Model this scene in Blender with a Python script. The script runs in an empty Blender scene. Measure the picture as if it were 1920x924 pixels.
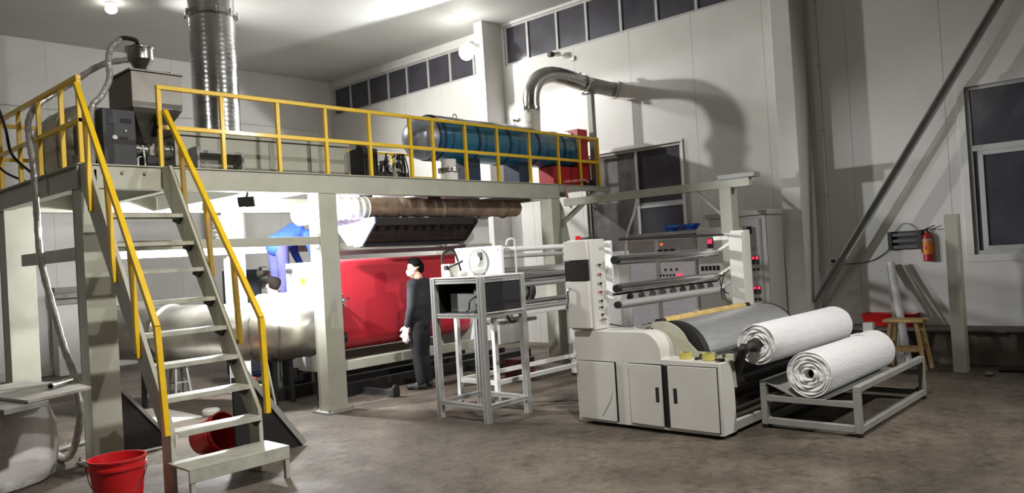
import bpy, bmesh, math, random
from mathutils import Vector, Matrix, Euler
random.seed(7)
PI = math.pi
SC = bpy.context.scene
COL = SC.collection

# ------------------------------------------------------------------ camera
def make_camera():
    yaw, pitch, roll, f = 0.741912284, 0.0125584819, -0.0601584314, 1458.17
    F = Vector((math.cos(yaw)*math.cos(pitch), math.sin(yaw)*math.cos(pitch), math.sin(pitch)))
    rt = Vector((math.sin(yaw), -math.cos(yaw), 0)); up = rt.cross(F)
    R = rt*math.cos(roll) + up*math.sin(roll); U = -rt*math.sin(roll) + up*math.cos(roll)
    cd = bpy.data.cameras.new('camera'); co = bpy.data.objects.new('camera', cd); COL.objects.link(co)
    M = Matrix(((R.x, U.x, -F.x, 0), (R.y, U.y, -F.y, 0), (R.z, U.z, -F.z, 1.62), (0, 0, 0, 1)))
    co.matrix_world = M
    cd.sensor_fit = 'HORIZONTAL'; cd.sensor_width = 36.0; cd.lens = 36.0*f/1920.0
    cd.clip_start = 0.05; cd.clip_end = 200
    SC.camera = co
make_camera()

# ------------------------------------------------------------------ world (night outside) and exposure
wd = bpy.data.worlds.new('night'); SC.world = wd; wd.use_nodes = True
bg = wd.node_tree.nodes['Background']; bg.inputs[0].default_value = (0.010, 0.012, 0.020, 1); bg.inputs[1].default_value = 1.0
SC.view_settings.view_transform = 'Standard'; SC.view_settings.look = 'None'
SC.view_settings.gamma = 1.0; SC.view_settings.use_curve_mapping = False
SC.view_settings.exposure = 0.0

def lamp(name, kind, loc, power, color=(1, 1, 1), radius=0.1, target=None, size=None, blend=0.2):
    d = bpy.data.lights.new(name, kind); o = bpy.data.objects.new(name, d); COL.objects.link(o)
    o.location = loc; d.energy = power; d.color = color
    if kind in ('POINT', 'SPOT'): d.shadow_soft_size = radius
    if kind == 'SPOT': d.spot_size = size; d.spot_blend = blend
    if target is not None:
        o.rotation_euler = (Vector(target)-Vector(loc)).to_track_quat('-Z', 'Y').to_euler()
    return o
COOL = (0.96, 0.98, 1.0); NEUT = (1.0, 0.985, 0.95)
# hall lamps and an added rear fill, each in a fitting built further down
lamp('light_ceiling_far', 'SPOT', (4.93, 12.84, 5.62), 1750, NEUT, 0.12, (10.5, 9.4, 3.0), 1.7, 0.9)
lamp('light_ceiling_near', 'SPOT', (3.4, 1.7, 5.62), 1350, NEUT, 0.12, (3.8, 4.6, 0), 1.9, 0.6)
lamp('light_rear_fill_added', 'SPOT', (9.9, -3.2, 5.2), 1700, NEUT, 0.12, (5.0, 6.0, 1.5), 1.3, 0.8)  # unseen flood added as fill for upright faces toward the camera
lamp('light_ceiling_side', 'SPOT', (-4.5, 6.5, 5.62), 200, NEUT, 0.12, (0, 6.5, 0), 2.7, 0.5)
lamp('light_column_flood', 'SPOT', (9.98, 10.10, 5.28), 520, COOL, 0.10, (9.98-0.66, 10.02, 5.28-0.75), PI*0.99, 0.06)
lamp('light_work_batten', 'POINT', (4.75, 8.70, 2.33), 560, COOL, 0.08)
lamp('light_work_flood', 'SPOT', (4.31, 7.74, 2.36), 600, COOL, 0.05, (8.0, 6.9, 1.25), 2.0, 0.4)

# ------------------------------------------------------------------ materials
def lin(c):
    c = c/255.0
    return c/12.92 if c <= 0.04045 else ((c+0.055)/1.055)**2.4
def rgb(t): return (lin(t[0]), lin(t[1]), lin(t[2]), 1)
MATS = {}
def mat(name, c, rough=0.5, metal=0.0, var=0.08, scale=6.0, bump=0.0, bscale=40.0, c2=None, emit=0, trans=0, stretch=None, rvar=0.1, alpha=1, coat=0, sheen=0):
    if name in MATS: return MATS[name]
    m = bpy.data.materials.new(name); m.use_nodes = True
    nt = m.node_tree; N = nt.nodes; L = nt.links; b = N['Principled BSDF']
    tc = N.new('ShaderNodeTexCoord'); src = tc.outputs['Object']
    if stretch:
        mp = N.new('ShaderNodeMapping'); mp.inputs['Scale'].default_value = stretch
        L.new(src, mp.inputs['Vector']); src = mp.outputs['Vector']
    n = N.new('ShaderNodeTexNoise'); n.inputs['Scale'].default_value = scale; n.inputs['Detail'].default_value = 5; n.inputs['Roughness'].default_value = 0.6
    L.new(src, n.inputs['Vector'])
    r = N.new('ShaderNodeValToRGB'); base = rgb(c)
    if c2 is None:
        lo = [max(0, x*(1-var*1.6)) for x in base[:3]]+[1]; hi = [min(1, x*(1+var)) for x in base[:3]]+[1]
    else: lo = rgb(c2); hi = base
    r.color_ramp.elements[0].position = 0.32; r.color_ramp.elements[1].position = 0.66
    r.color_ramp.elements[0].color = lo; r.color_ramp.elements[1].color = hi
    L.new(n.outputs['Fac'], r.inputs['Fac']); L.new(r.outputs['Color'], b.inputs['Base Color'])
    mr = N.new('ShaderNodeMapRange'); mr.inputs['To Min'].default_value = max(0.02, rough-rvar); mr.inputs['To Max'].default_value = min(1, rough+rvar)
    L.new(n.outputs['Fac'], mr.inputs['Value']); L.new(mr.outputs['Result'], b.inputs['Roughness'])
    b.inputs['Metallic'].default_value = metal
    if bump > 0:
        n2 = N.new('ShaderNodeTexNoise'); n2.inputs['Scale'].default_value = bscale; n2.inputs['Detail'].default_value = 4
        L.new(src, n2.inputs['Vector'])
        bp = N.new('ShaderNodeBump'); bp.inputs['Strength'].default_value = bump; bp.inputs['Distance'].default_value = 0.02
        L.new(n2.outputs['Fac'], bp.inputs['Height']); L.new(bp.outputs['Normal'], b.inputs['Normal'])
    if emit:
        b.inputs['Emission Color'].default_value = base; b.inputs['Emission Strength'].default_value = emit
    if trans: b.inputs['Transmission Weight'].default_value = trans
    if alpha < 1: b.inputs['Alpha'].default_value = alpha
    if coat: b.inputs['Coat Weight'].default_value = coat; b.inputs['Coat Roughness'].default_value = 0.1
    if sheen: b.inputs['Sheen Weight'].default_value = sheen
    MATS[name] = m; return m

M_WALL = mat('wall_panel_paint', (205, 203, 198), 0.55, var=0.04, scale=1.2, bump=0.03, bscale=8)
M_CEIL = mat('ceiling_panel_paint', (196, 196, 192), 0.6, var=0.04, scale=0.8)
M_SEAM = mat('seam_sealant', (150, 148, 144), 0.8)
M_COLUMN = mat('column_cladding', (208, 206, 201), 0.5, var=0.03)
M_PLINTH = mat('dirty_plinth', (104, 97, 88), 0.9, var=0.3, scale=2.2, bump=0.3, bscale=14)
M_FRAMEW = mat('window_aluminium', (176, 176, 174), 0.45, var=0.05)
M_GLASS = mat('night_glass', (66, 64, 72), 0.18, var=0.15, scale=2, rvar=0.08)
M_DIRTYGLASS = mat('dusty_glass', (96, 94, 90), 0.6, var=0.3, scale=4, c2=(60, 58, 56))
M_STEEL = mat('platform_paint', (166, 165, 150), 0.5, var=0.07, scale=3, bump=0.04)
M_STEELD = mat('galvanised_grey', (140, 140, 134), 0.45, var=0.1, scale=5, bump=0.05)
M_TREAD = mat('tread_paint', (168, 167, 154), 0.55, var=0.12, scale=9, bump=0.1)
M_YEL = mat('yellow_paint', (226, 184, 22), 0.38, var=0.06, scale=5, coat=0.2)
M_CABG = mat('cabinet_grey_paint', (164, 162, 157), 0.42, var=0.03, scale=3)
M_WIND = mat('machine_grey_paint', (200, 197, 190), 0.42, var=0.03, scale=3)
M_WINDI = mat('inner_plate_paint', (172, 171, 152), 0.5, var=0.05)
M_WHITE = mat('white_paint_and_glare', (222, 221, 217), 0.4, var=0.04)  # also lays painted glare on platform steel under the deck
M_ALU = mat('aluminium_profile', (184, 184, 182), 0.35, 0.45, var=0.06, stretch=(4, 4, 30))
M_CHROME = mat('chromed_roller', (206, 206, 208), 0.16, 1.0, var=0.04, rvar=0.05)
M_DRUM = mat('drum_steel', (205, 206, 208), 0.34, 0.8, var=0.06, rvar=0.06, stretch=(1, 8, 8))
M_HOPPER = mat('dull_hopper_steel', (120, 116, 110), 0.42, 0.8, var=0.12, scale=4)
M_STAIN = mat('stainless_sheet', (186, 184, 178), 0.28, 1.0, var=0.1, scale=3, bump=0.05, bscale=6)
M_DUCT = mat('stainless_duct', (196, 192, 184), 0.34, 0.9, var=0.14, scale=3, bump=0.08, bscale=7)
M_SPIRAL = mat('spiral_duct_foil', (214, 214, 212), 0.2, 1.0, var=0.06, bump=0.1, bscale=16)
M_FOIL = mat('wrapped_foil', (176, 170, 160), 0.36, 0.75, var=0.2, scale=7, bump=0.6, bscale=9)
M_BLACK = mat('black_plastic', (24, 24, 25), 0.5, var=0.2)
M_BLACKM = mat('black_steel', (32, 30, 30), 0.55, 0.2, var=0.25, scale=5)
M_DIE = mat('sooty_die_steel', (62, 56, 53), 0.6, 0.3, var=0.35, scale=10, bump=0.2)
M_LAG = mat('insulation_wrap', (168, 142, 122), 0.85, var=0.22, scale=6, bump=0.35, bscale=22)
M_LAGW = mat('white_lagging_and_glare', (226, 222, 216), 0.8, var=0.05, bump=0.3, bscale=18)  # also paints the overlit end of the tan pipe
M_BELT = mat('red_mesh_belt', (178, 24, 42), 0.5, var=0.1, scale=2.5, bump=0.06, bscale=90, sheen=0.1)
M_REDP = mat('red_paint', (172, 22, 30), 0.42, var=0.1)
M_REDPL = mat('red_plastic', (190, 26, 30), 0.35, var=0.08)
M_BLUE = mat('blue_tank_paint', (26, 96, 128), 0.25, var=0.04, scale=1.5, coat=0.5)
M_BLUED = mat('dark_blue_paint', (30, 46, 70), 0.45, var=0.1)
M_BLUEPL = mat('blue_plastic', (20, 78, 170), 0.4)
M_NONWOV = mat('white_nonwoven', (214, 213, 213), 0.9, var=0.02, scale=5, bump=0.28, bscale=14, stretch=(1, 3, 3))
M_NONWOVE = mat('nonwoven_roll_edge', (222, 220, 218), 0.95, var=0.08, scale=16, bump=0.6, bscale=34)
M_GOLD = mat('brown_tape_core', (196, 168, 104), 0.35, var=0.18, scale=18, bump=0.4, bscale=30)
M_WOOD = mat('pale_wood', (178, 146, 96), 0.65, var=0.2, scale=5, stretch=(14, 14, 1.5), bump=0.1)
M_PLY = mat('plywood', (150, 146, 138), 0.7, var=0.18, scale=5, bump=0.08)
M_BAG = mat('white_bag_film', (206, 204, 200), 0.55, var=0.1, scale=3, bump=0.7, bscale=7)
M_HOSE = mat('clear_ribbed_hose', (178, 174, 166), 0.25, 0.2, var=0.12, scale=20)
M_CABLE = mat('white_cable', (214, 212, 206), 0.5)
M_RUB = mat('rubber', (22, 22, 22), 0.7)
M_SCREEN = mat('dark_screen', (26, 25, 27), 0.25)
M_TINT = mat('dark_tinted_panel', (40, 39, 42), 0.4, var=0.05)
M_PLAST = mat('cream_plastic', (206, 202, 190), 0.45)
M_CLEAR = mat('clear_acrylic', (214, 214, 210), 0.12, trans=0.55, var=0.06)
M_YTAPE = mat('yellow_tape_roll', (206, 196, 110), 0.35, trans=0.2)
M_PATTERN = mat('embossed_film', (226, 224, 232), 0.35, 0.1, var=0.16, scale=60, bump=0.6, bscale=70)
M_PERSPEX = mat('perspex_panel', (150, 148, 146), 0.25, var=0.06, trans=0.2)
M_LED = mat('red_indicator', (255, 40, 70), 0.4, emit=2.0)
M_LEDO = mat('orange_indicator', (255, 130, 70), 0.4, emit=0.6)
M_BULB = mat('lamp_glow', (255, 253, 248), 0.5, emit=45, var=0)
M_BULB2 = mat('lamp_glow_far', (255, 250, 238), 0.5, emit=22, var=0)
M_SKIN = mat('skin', (206, 158, 132), 0.5, var=0.05)
M_HAIR = mat('dark_hair', (22, 19, 17), 0.8, bump=0.5, bscale=120); M_HAIR.node_tree.nodes['Principled BSDF'].inputs['Specular IOR Level'].default_value = 0.05
M_NAVY = mat('black_jacket_cloth', (40, 40, 46), 0.85, var=0.2, bump=0.35, bscale=16)
M_TROU = mat('black_trouser_cloth', (30, 29, 31), 0.9, var=0.25, bump=0.35, bscale=14)
M_BLUEJ = mat('royal_blue_cloth', (40, 74, 190), 0.8, var=0.15, bump=0.45, bscale=16)
M_NAVYT = mat('navy_trouser_cloth', (66, 66, 110), 0.85, var=0.15, bump=0.35, bscale=14)
M_GREYJ = mat('pale_grey_cloth', (196, 194, 192), 0.85, var=0.1, bump=0.45, bscale=14)
M_GLOVE = mat('white_cotton_glove', (226, 224, 220), 0.9)
M_SHOE = mat('dark_shoe', (44, 42, 42), 0.6)
M_ORANGE = mat('orange_label', (222, 128, 40), 0.5)
M_CONC = None
def concrete():
    m = bpy.data.materials.new('stained_concrete'); m.use_nodes = True
    nt = m.node_tree; N = nt.nodes; L = nt.links; b = N['Principled BSDF']
    tc = N.new('ShaderNodeTexCoord')
    def noise(s, d=6, r=0.6):
        n = N.new('ShaderNodeTexNoise'); n.inputs['Scale'].default_value = s; n.inputs['Detail'].default_value = d; n.inputs['Roughness'].default_value = r
        L.new(tc.outputs['Object'], n.inputs['Vector']); return n.outputs['Fac']
    def ramp(f, p0, c0, p1, c1):
        r = N.new('ShaderNodeValToRGB'); r.color_ramp.elements[0].position = p0; r.color_ramp.elements[1].position = p1
        r.color_ramp.elements[0].color = c0; r.color_ramp.elements[1].color = c1; L.new(f, r.inputs['Fac']); return r.outputs['Color']
    def mul(a, c, f):
        x = N.new('ShaderNodeMix'); x.data_type = 'RGBA'; x.blend_type = 'MULTIPLY'; x.inputs['Factor'].default_value = f
        L.new(a, x.inputs['A']); L.new(c, x.inputs['B']); return x.outputs['Result']
    a = ramp(noise(0.8), 0.36, rgb((80, 70, 59)), 0.66, rgb((118, 107, 94)))
    s = ramp(noise(0.45, 8, 0.7), 0.40, (0.42, 0.40, 0.38, 1), 0.56, (1, 1, 1, 1))
    g = ramp(noise(14, 8, 0.8), 0.36, (0.55, 0.55, 0.55, 1), 0.62, (1.15, 1.15, 1.15, 1))
    sp = ramp(noise(3.5, 9, 0.8), 0.36, (0.45, 0.43, 0.40, 1), 0.50, (1, 1, 1, 1))
    o = mul(mul(mul(a, s, 0.9), g, 0.6), sp, 0.8)
    L.new(o, b.inputs['Base Color'])
    rr = ramp(noise(1.4), 0.3, (0.55, 0.55, 0.55, 1), 0.7, (0.9, 0.9, 0.9, 1)); L.new(rr, b.inputs['Roughness'])
    bp = N.new('ShaderNodeBump'); bp.inputs['Strength'].default_value = 0.35; bp.inputs['Distance'].default_value = 0.02
    L.new(noise(9, 8, 0.7), bp.inputs['Height']); L.new(bp.outputs['Normal'], b.inputs['Normal'])
    return m
M_CONC = concrete()

# ------------------------------------------------------------------ builders
ORG = {}
def V(*a): return Vector(a)
def tag(o, label=None, cat=None, group=None, kind=None):
    if label: o['label'] = label
    if cat: o['category'] = cat
    if group: o['group'] = group
    if kind: o['kind'] = kind
    return o
def thing(name, label, cat, loc, group=None, kind=None):
    o = bpy.data.objects.new(name, None); COL.objects.link(o); o.location = loc; o.empty_display_size = 0.1
    ORG[o] = Vector(loc)
    return tag(o, label, cat, group, kind)
def origin(o): return ORG.get(o, Vector((0, 0, 0)))
class B:
    def __init__(s): s.bm = bmesh.new()
    def box(s, x0, x1, y0, y1, z0, z1):
        v = [s.bm.verts.new(p) for p in ((x0, y0, z0), (x1, y0, z0), (x1, y1, z0), (x0, y1, z0), (x0, y0, z1), (x1, y0, z1), (x1, y1, z1), (x0, y1, z1))]
        for f in ((3, 2, 1, 0), (4, 5, 6, 7), (0, 1, 5, 4), (1, 2, 6, 5), (2, 3, 7, 6), (3, 0, 4, 7)): s.bm.faces.new([v[i] for i in f])
        return s
    def bar(s, p, q, w, h=None, up=(0, 0, 1)):
        p = Vector(p); q = Vector(q); h = w if h is None else h
        d = (q-p).normalized(); u = Vector(up)
        if abs(d.dot(u)) > 0.98: u = Vector((0, 1, 0))
        a = d.cross(u).normalized(); c = a.cross(d).normalized()
        v = []
        for e in (p, q):
            for (i, j) in ((-1, -1), (1, -1), (1, 1), (-1, 1)): v.append(s.bm.verts.new(e+a*(i*w/2)+c*(j*h/2)))
        for f in ((3, 2, 1, 0), (4, 5, 6, 7), (0, 1, 5, 4), (1, 2, 6, 5), (2, 3, 7, 6), (3, 0, 4, 7)): s.bm.faces.new([v[i] for i in f])
        return s
    def rings(s, rings, cap=True, close=False):
        R = [[s.bm.verts.new(p) for p in r] for r in rings]; n = len(R[0])
        m = len(R)
        for i in range(m if close else m-1):
            A = R[i]; C = R[(i+1) % m]
            for k in range(n):
                try: s.bm.faces.new((A[k], A[(k+1) % n], C[(k+1) % n], C[k]))
                except ValueError: pass
        if cap and not close:
            s.bm.faces.new(list(reversed(R[0]))); s.bm.faces.new(R[-1])
        return s
    def cyl(s, p, q, r, r2=None, n=16, cap=True):
        return s.lathe(p, q, [(0, r), (1, r if r2 is None else r2)], n, cap)
    def lathe(s, p, q, prof, n=24, cap=True):
        # prof: (t along p->q, radius)
        p = Vector(p); q = Vector(q); d = (q-p); u = Vector((0, 0, 1)) if abs(d.normalized().z) < 0.9 else Vector((1, 0, 0))
        a = d.normalized().cross(u).normalized(); c = a.cross(d.normalized()).normalized()
        rg = []
        for (t, r) in prof:
            o = p+d*t; r = max(r, 0.0004)
            rg.append([o+a*(r*math.cos(2*PI*k/n))+c*(-r*math.sin(2*PI*k/n)) for k in range(n)])
        return s.rings([list(reversed(x)) for x in rg], cap)
    def tube(s, pts, r, n=8, sub=0):
        pts = [Vector(p) for p in pts]
        if sub: pts = smooth_path(pts, sub)
        u = None; rg = []
        for i, p in enumerate(pts):
            d = (pts[min(i+1, len(pts)-1)]-pts[max(i-1, 0)]).normalized()
            if u is None:
                u = Vector((0, 0, 1)) if abs(d.z) < 0.9 else Vector((1, 0, 0))
            a = d.cross(u).normalized(); u = a.cross(d).normalized()
            rr = r(i/(len(pts)-1)) if callable(r) else r
            rg.append([p+a*(rr*math.cos(2*PI*k/n))+u*(rr*math.sin(2*PI*k/n)) for k in range(n)])
        return s.rings(rg)
    def prism(s, poly, axis, a0, a1):
        def mk(p, a):
            if axis == 'x': return (a, p[0], p[1])
            if axis == 'y': return (p[0], a, p[1])
            return (p[0], p[1], a)
        A = [s.bm.verts.new(mk(p, a0)) for p in poly]; C = [s.bm.verts.new(mk(p, a1)) for p in poly]; n = len(poly)
        s.bm.faces.new(list(reversed(A))); s.bm.faces.new(C)
        for k in range(n): s.bm.faces.new((A[k], A[(k+1) % n], C[(k+1) % n], C[k]))
        return s
    def ball(s, c, r, u=14, v=10):
        if not hasattr(r, '__len__'): r = (r, r, r)
        M = Matrix.Translation(c) @ Matrix.Diagonal((r[0], r[1], r[2], 1))
        bmesh.ops.create_uvsphere(s.bm, u_segments=u, v_segments=v, radius=1, matrix=M); return s
    def xform(s, M):
        bmesh.ops.transform(s.bm, matrix=M, verts=s.bm.verts[:]); return s
    def done(s, name, parent, m, bev=0, smooth=0.6, label=None, kind=None, **k):
        bmesh.ops.recalc_face_normals(s.bm, faces=s.bm.faces[:])
        me = bpy.data.meshes.new(name)
        org = origin(parent) if parent else Vector((0, 0, 0))
        if org.length: bmesh.ops.translate(s.bm, vec=-org, verts=s.bm.verts[:])
        s.bm.to_mesh(me); s.bm.free()
        me.materials.append(m)
        if smooth:
            for p in me.polygons: p.use_smooth = True
            me.set_sharp_from_angle(angle=smooth)
        o = bpy.data.objects.new(name, me); COL.objects.link(o)
        if parent: o.parent = parent; ORG[o] = org
        if bev:
            md = o.modifiers.new('edge', 'BEVEL'); md.width = bev; md.segments = 2; md.limit_method = 'ANGLE'; md.angle_limit = 0.7
        return tag(o, label, kind=kind)
def top(b, name, label, cat, m, group=None, kind=None, bev=0, smooth=0.6):
    # a thing that is one mesh: origin moved to its base centre
    vs = [v.co for v in b.bm.verts]
    lo = Vector((min(v.x for v in vs), min(v.y for v in vs), min(v.z for v in vs))); hi = Vector((max(v.x for v in vs), max(v.y for v in vs), max(v.z for v in vs)))
    c = Vector(((lo.x+hi.x)/2, (lo.y+hi.y)/2, lo.z))
    bmesh.ops.translate(b.bm, vec=-c, verts=b.bm.verts[:])
    o = b.done(name, None, m, bev, smooth); o.location = c; ORG[o] = c
    return tag(o, label, cat, group, kind)
def smooth_path(P, sub):
    out = []; n = len(P)
    for i in range(n-1):
        p0 = P[max(i-1, 0)]; p1 = P[i]; p2 = P[i+1]; p3 = P[min(i+2, n-1)]
        for k in range(sub):
            t = k/sub
            out.append(0.5*((2*p1)+(p2-p0)*t+(2*p0-5*p1+4*p2-p3)*t*t+(3*p1-p0-3*p2+p3)*t**3))
    out.append(P[-1]); return out
def copy_tree(o, loc=None, label=None, parent=None):
    c = o.copy(); COL.objects.link(c); c.parent = parent
    if loc is not None: c.location = loc
    if label: c['label'] = label
    for ch in list(o.children): copy_tree(ch, None, None, c)
    return c
def share(o, offset, parent=None):
    c = o.copy(); COL.objects.link(c); c.location = o.location+Vector(offset)
    if parent: c.parent = parent
    return c

# ================================================================== THE HALL
HX0, HX1, HY0, HY1, HZ = -9.0, 10.9, -9.0, 15.6, 6.03
fl = B().box(HX0-.3, HX1+.3, HY0-.3, HY1+.3, -0.25, 0).done('floor', None, M_CONC, smooth=0); tag(fl, kind='structure')

def panelled_wall(name, axis, pos, thick_dir, a0, a1, z1, holes, pw, m=M_WALL):
    # a thin core plus separate proud panels; holes are (a0,a1,z0,z1)
    t = 0.16
    def cells(lo, hi):
        zs = sorted({0.0, z1} | {z for h in holes for z in h[2:] if h[0] < hi and h[1] > lo})
        as_ = sorted({lo, hi} | {a for h in holes for a in h[:2] if lo < a < hi})
        for i in range(len(as_)-1):
            run = None
            for j in range(len(zs)-1):
                ca = (as_[i]+as_[i+1])/2; cz = (zs[j]+zs[j+1])/2
                if any(h[0] < ca < h[1] and h[2] < cz < h[3] for h in holes):
                    if run: yield (as_[i], as_[i+1], run[0], run[1])
                    run = None
                else: run = (run[0], zs[j+1]) if run else (zs[j], zs[j+1])
            if run: yield (as_[i], as_[i+1], run[0], run[1])
    def put(b, lo, hi, z0, zz, d0, d1):
        p0 = pos+thick_dir*d0; p1 = pos+thick_dir*d1; p0, p1 = min(p0, p1), max(p0, p1)
        if axis == 'x': b.box(p0, p1, lo, hi, z0, zz)
        else: b.box(lo, hi, p0, p1, z0, zz)
    core = B()
    for c in cells(a0, a1): put(core, c[0], c[1], c[2], c[3], 0.006, t)
    w = core.done(name, None, M_SEAM, smooth=0); tag(w, kind='structure')
    a = a0
    while a < a1-0.05:
        b = B(); e = min(a+pw, a1)
        for c in cells(a, e):
            put(b, c[0]+(0.002 if c[0] == a else 0), c[1]-(0.002 if c[1] == e else 0), c[2], c[3], 0.0, 0.0058)
        b.done('wall_panel', w, m, smooth=0)
        a = e
    return w
CL1 = (10.22, 15.48, 5.20, 5.86); CL2 = (4.52, 9.88, 5.22, 5.98); WM = (6.25, 8.15, 1.55, 3.27); WR = (0.55, 2.28, 1.30, 3.36)
wall_r = panelled_wall('wall_right', 'x', HX1, 1, HY0, HY1, HZ, [CL1, CL2, WM, WR], 1.15)
wall_b = panelled_wall('wall_back', 'y', HY1, 1, HX0, HX1, HZ, [], 1.15)
wall_l = panelled_wall('wall_left', 'x', HX0, -1, HY0, HY1, HZ, [], 2.3)
wall_f = panelled_wall('wall_front', 'y', HY0, -1, HX0, HX1, HZ, [], 2.3)
ce = B().box(HX0, HX1+.16, HY0, HY1+.16, HZ+0.006, HZ+0.15).done('ceiling', None, M_SEAM, smooth=0); tag(ce, kind='structure')
y = HY0
while y < HY1-0.05:
    e = min(y+1.9, HY1); B().box(HX0, HX1, y+0.003, e-0.003, HZ, HZ+0.0058).done('ceiling_panel', ce, M_CEIL, smooth=0); y = e
tag(B().box(10.45, 10.9, HY0, 4.18, 0, 0.40).done('baseboard_right', None, M_PLINTH, bev=0.012), kind='structure')
tag(B().box(10.38, 10.9, HY0, 4.18, 0.40, 0.425).done('trim_1', None, mat('plinth_ledge', (112, 106, 98), 0.9, var=0.2), bev=0.004), kind='structure')
tag(B().box(HX0, HX1, 15.45, 15.6, 0, 0.14).done('baseboard_back', None, M_COLUMN, bev=0.004), kind='structure')
tag(B().box(10.40, 10.9, 9.96, 10.18, 0, HZ).done('trim_2', None, M_COLUMN, bev=0.006), kind='structure')
tag(B().box(10.40, 10.9, 4.19, 4.46, 0, HZ).done('trim_3', None, M_COLUMN, bev=0.006), kind='structure')
tag(B().box(10.40, 10.9, -1.6, -1.33, 0, HZ).done('trim_4', None, M_COLUMN, bev=0.006), kind='structure')

def window(n, h, mull, zmid=None, casing=0.0, panes=None):
    y0, y1, z0, z1 = h; X = HX1
    o = thing('window_%d' % n, None, None, (X, (y0+y1)/2, z0), kind='structure')
    f = 0.045
    fr = B().box(X+.02, X+.09, y0, y1, z0, z0+f).box(X+.02, X+.09, y0, y1, z1-f, z1).box(X+.02, X+.09, y0, y0+f, z0+f, z1-f).box(X+.02, X+.09, y1-f, y1, z0+f, z1-f)
    fr.done('window_frame', o, M_FRAMEW, bev=0.003)
    ys = [y0+f]+sorted(mull)+[y1-f]; 
    for m in mull: B().box(X+.022, X+.085, m-.025, m+.025, z0+f, z1-f).done('mullion', o, M_FRAMEW, bev=0.003)
    zs = [z0+f, z1-f]
    if zmid: 
        B().box(X+.018, X+.088, y0+f, y1-f, zmid-.035, zmid+.035).done('transom', o, M_FRAMEW, bev=0.003); zs = [z0+f, zmid-.035, zmid+.035, z1-f]
    k = 0
    for i in range(len(ys)-1):
        for j in range(0, len(zs), 2):
            pm = panes[k] if panes else M_GLASS; k += 1
            B().box(X+.05, X+.056, ys[i], ys[i+1], zs[j], zs[j+1]).done('pane', o, pm, smooth=0)
    if casing:
        c = casing
        b = B().box(X-.02, X, y0-c, y1+c, z1, z1+c).box(X-.02, X, y0-c, y1+c, z0-c, z0).box(X-.02, X, y0-c, y0, z0, z1).box(X-.02, X, y1, y1+c, z0, z1)
        b.done('casing', o, M_COLUMN, bev=0.004)
    return o
window(1, CL1, [14.83, 14.13, 13.43, 12.79, 12.1, 11.43, 10.75])
window(2, CL2, [9.32, 8.62, 7.96, 7.25, 6.56, 5.85, 5.2])
window(3, WM, [7.12], casing=0.04, panes=[M_GLASS, M_DIRTYGLASS])
wr = window(4, WR, [], zmid=2.60, casing=0.09)
B().box(10.93, 10.975, 2.13, 2.19, 1.345, 2.57).box(10.93, 10.975, 0.6, 2.13, 1.345, 1.40).box(10.93, 10.975, 0.6, 2.13, 2.51, 2.57).done('sash', wr, M_FRAMEW, bev=0.003)
B().box(10.94, 10.97, 6.3, 7.1, 2.28, 2.36).done('sash', bpy.data.objects['window_3'], M_FRAMEW, bev=0.003)

# conduit, socket, cables on the walls
cn = thing('cable_conduit', 'thin white conduit running down the right wall to a socket', 'conduit', (10.88, 4.03, 1.34))
B().cyl((10.885, 4.03, 1.34), (10.885, 4.03, HZ-.002), 0.011, n=8).done('pipe', cn, M_CABLE)
for z in (2.2, 3.1, 4.0, 4.9): B().box(10.865, 10.9, 4.012, 4.048, z-.012, z+.012).done('clip', cn, M_FRAMEW)
sk = thing('wall_socket', 'white wall socket with a black plug at the conduit end', 'socket', (10.9, 4.0, 1.27))
B().box(10.868, 10.8985, 3.955, 4.06, 1.25, 1.335).done('plate', sk, M_WHITE, bev=0.004)
B().box(10.83, 10.867, 3.97, 4.01, 1.27, 1.31).done('plug', sk, M_BLACK, bev=0.004)
top(B().tube([(10.85, 3.97, 1.28), (10.87, 3.8, 1.24), (10.88, 3.5, 1.27), (10.87, 3.3, 1.38), (10.86, 3.24, 1.47)], 0.006, 6, 8), 'heater_cable', 'thin dark cable sagging from the socket to the black wall heater', 'cable', M_RUB)
top(B().tube([(10.88, 3.2, 1.6), (10.87, 3.1, 1.72), (10.88, 3.0, 1.73), (10.87, 2.88, 1.62)], 0.004, 6, 6), 'hanging_wire', 'thin wire looped over the black wall heater', 'wire', M_RUB)
top(B().tube([(-3, 15.57, 4.85), (0, 15.57, 4.82), (3.0, 15.57, 4.84), (4.9, 15.57, 4.80), (7.5, 15.57, 4.86), (10.5, 15.57, 4.84)], 0.012, 6, 6), 'wall_cable', 'white cable strung along the far back wall', 'cable', M_CABLE)

sc_ = thing('security_camera', 'small black security camera on a white arm under the high windows', 'camera', (10.8, 8.5, 5.05))
B().box(10.60, 10.70, 8.52, 8.60, 5.08, 5.16).done('camera_head', sc_, M_BLACK, bev=0.006); B().box(10.70, 10.83, 8.47, 8.55, 5.10, 5.17).done('housing', sc_, M_WHITE, bev=0.006)
B().bar((10.72, 8.45, 5.10), (10.88, 8.25, 5.03), .02).done('arm', sc_, M_WHITE); B().box(10.86, 10.8985, 8.22, 8.30, 4.98, 5.06).done('wall_plate', sc_, M_WHITE, bev=0.004)
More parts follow.
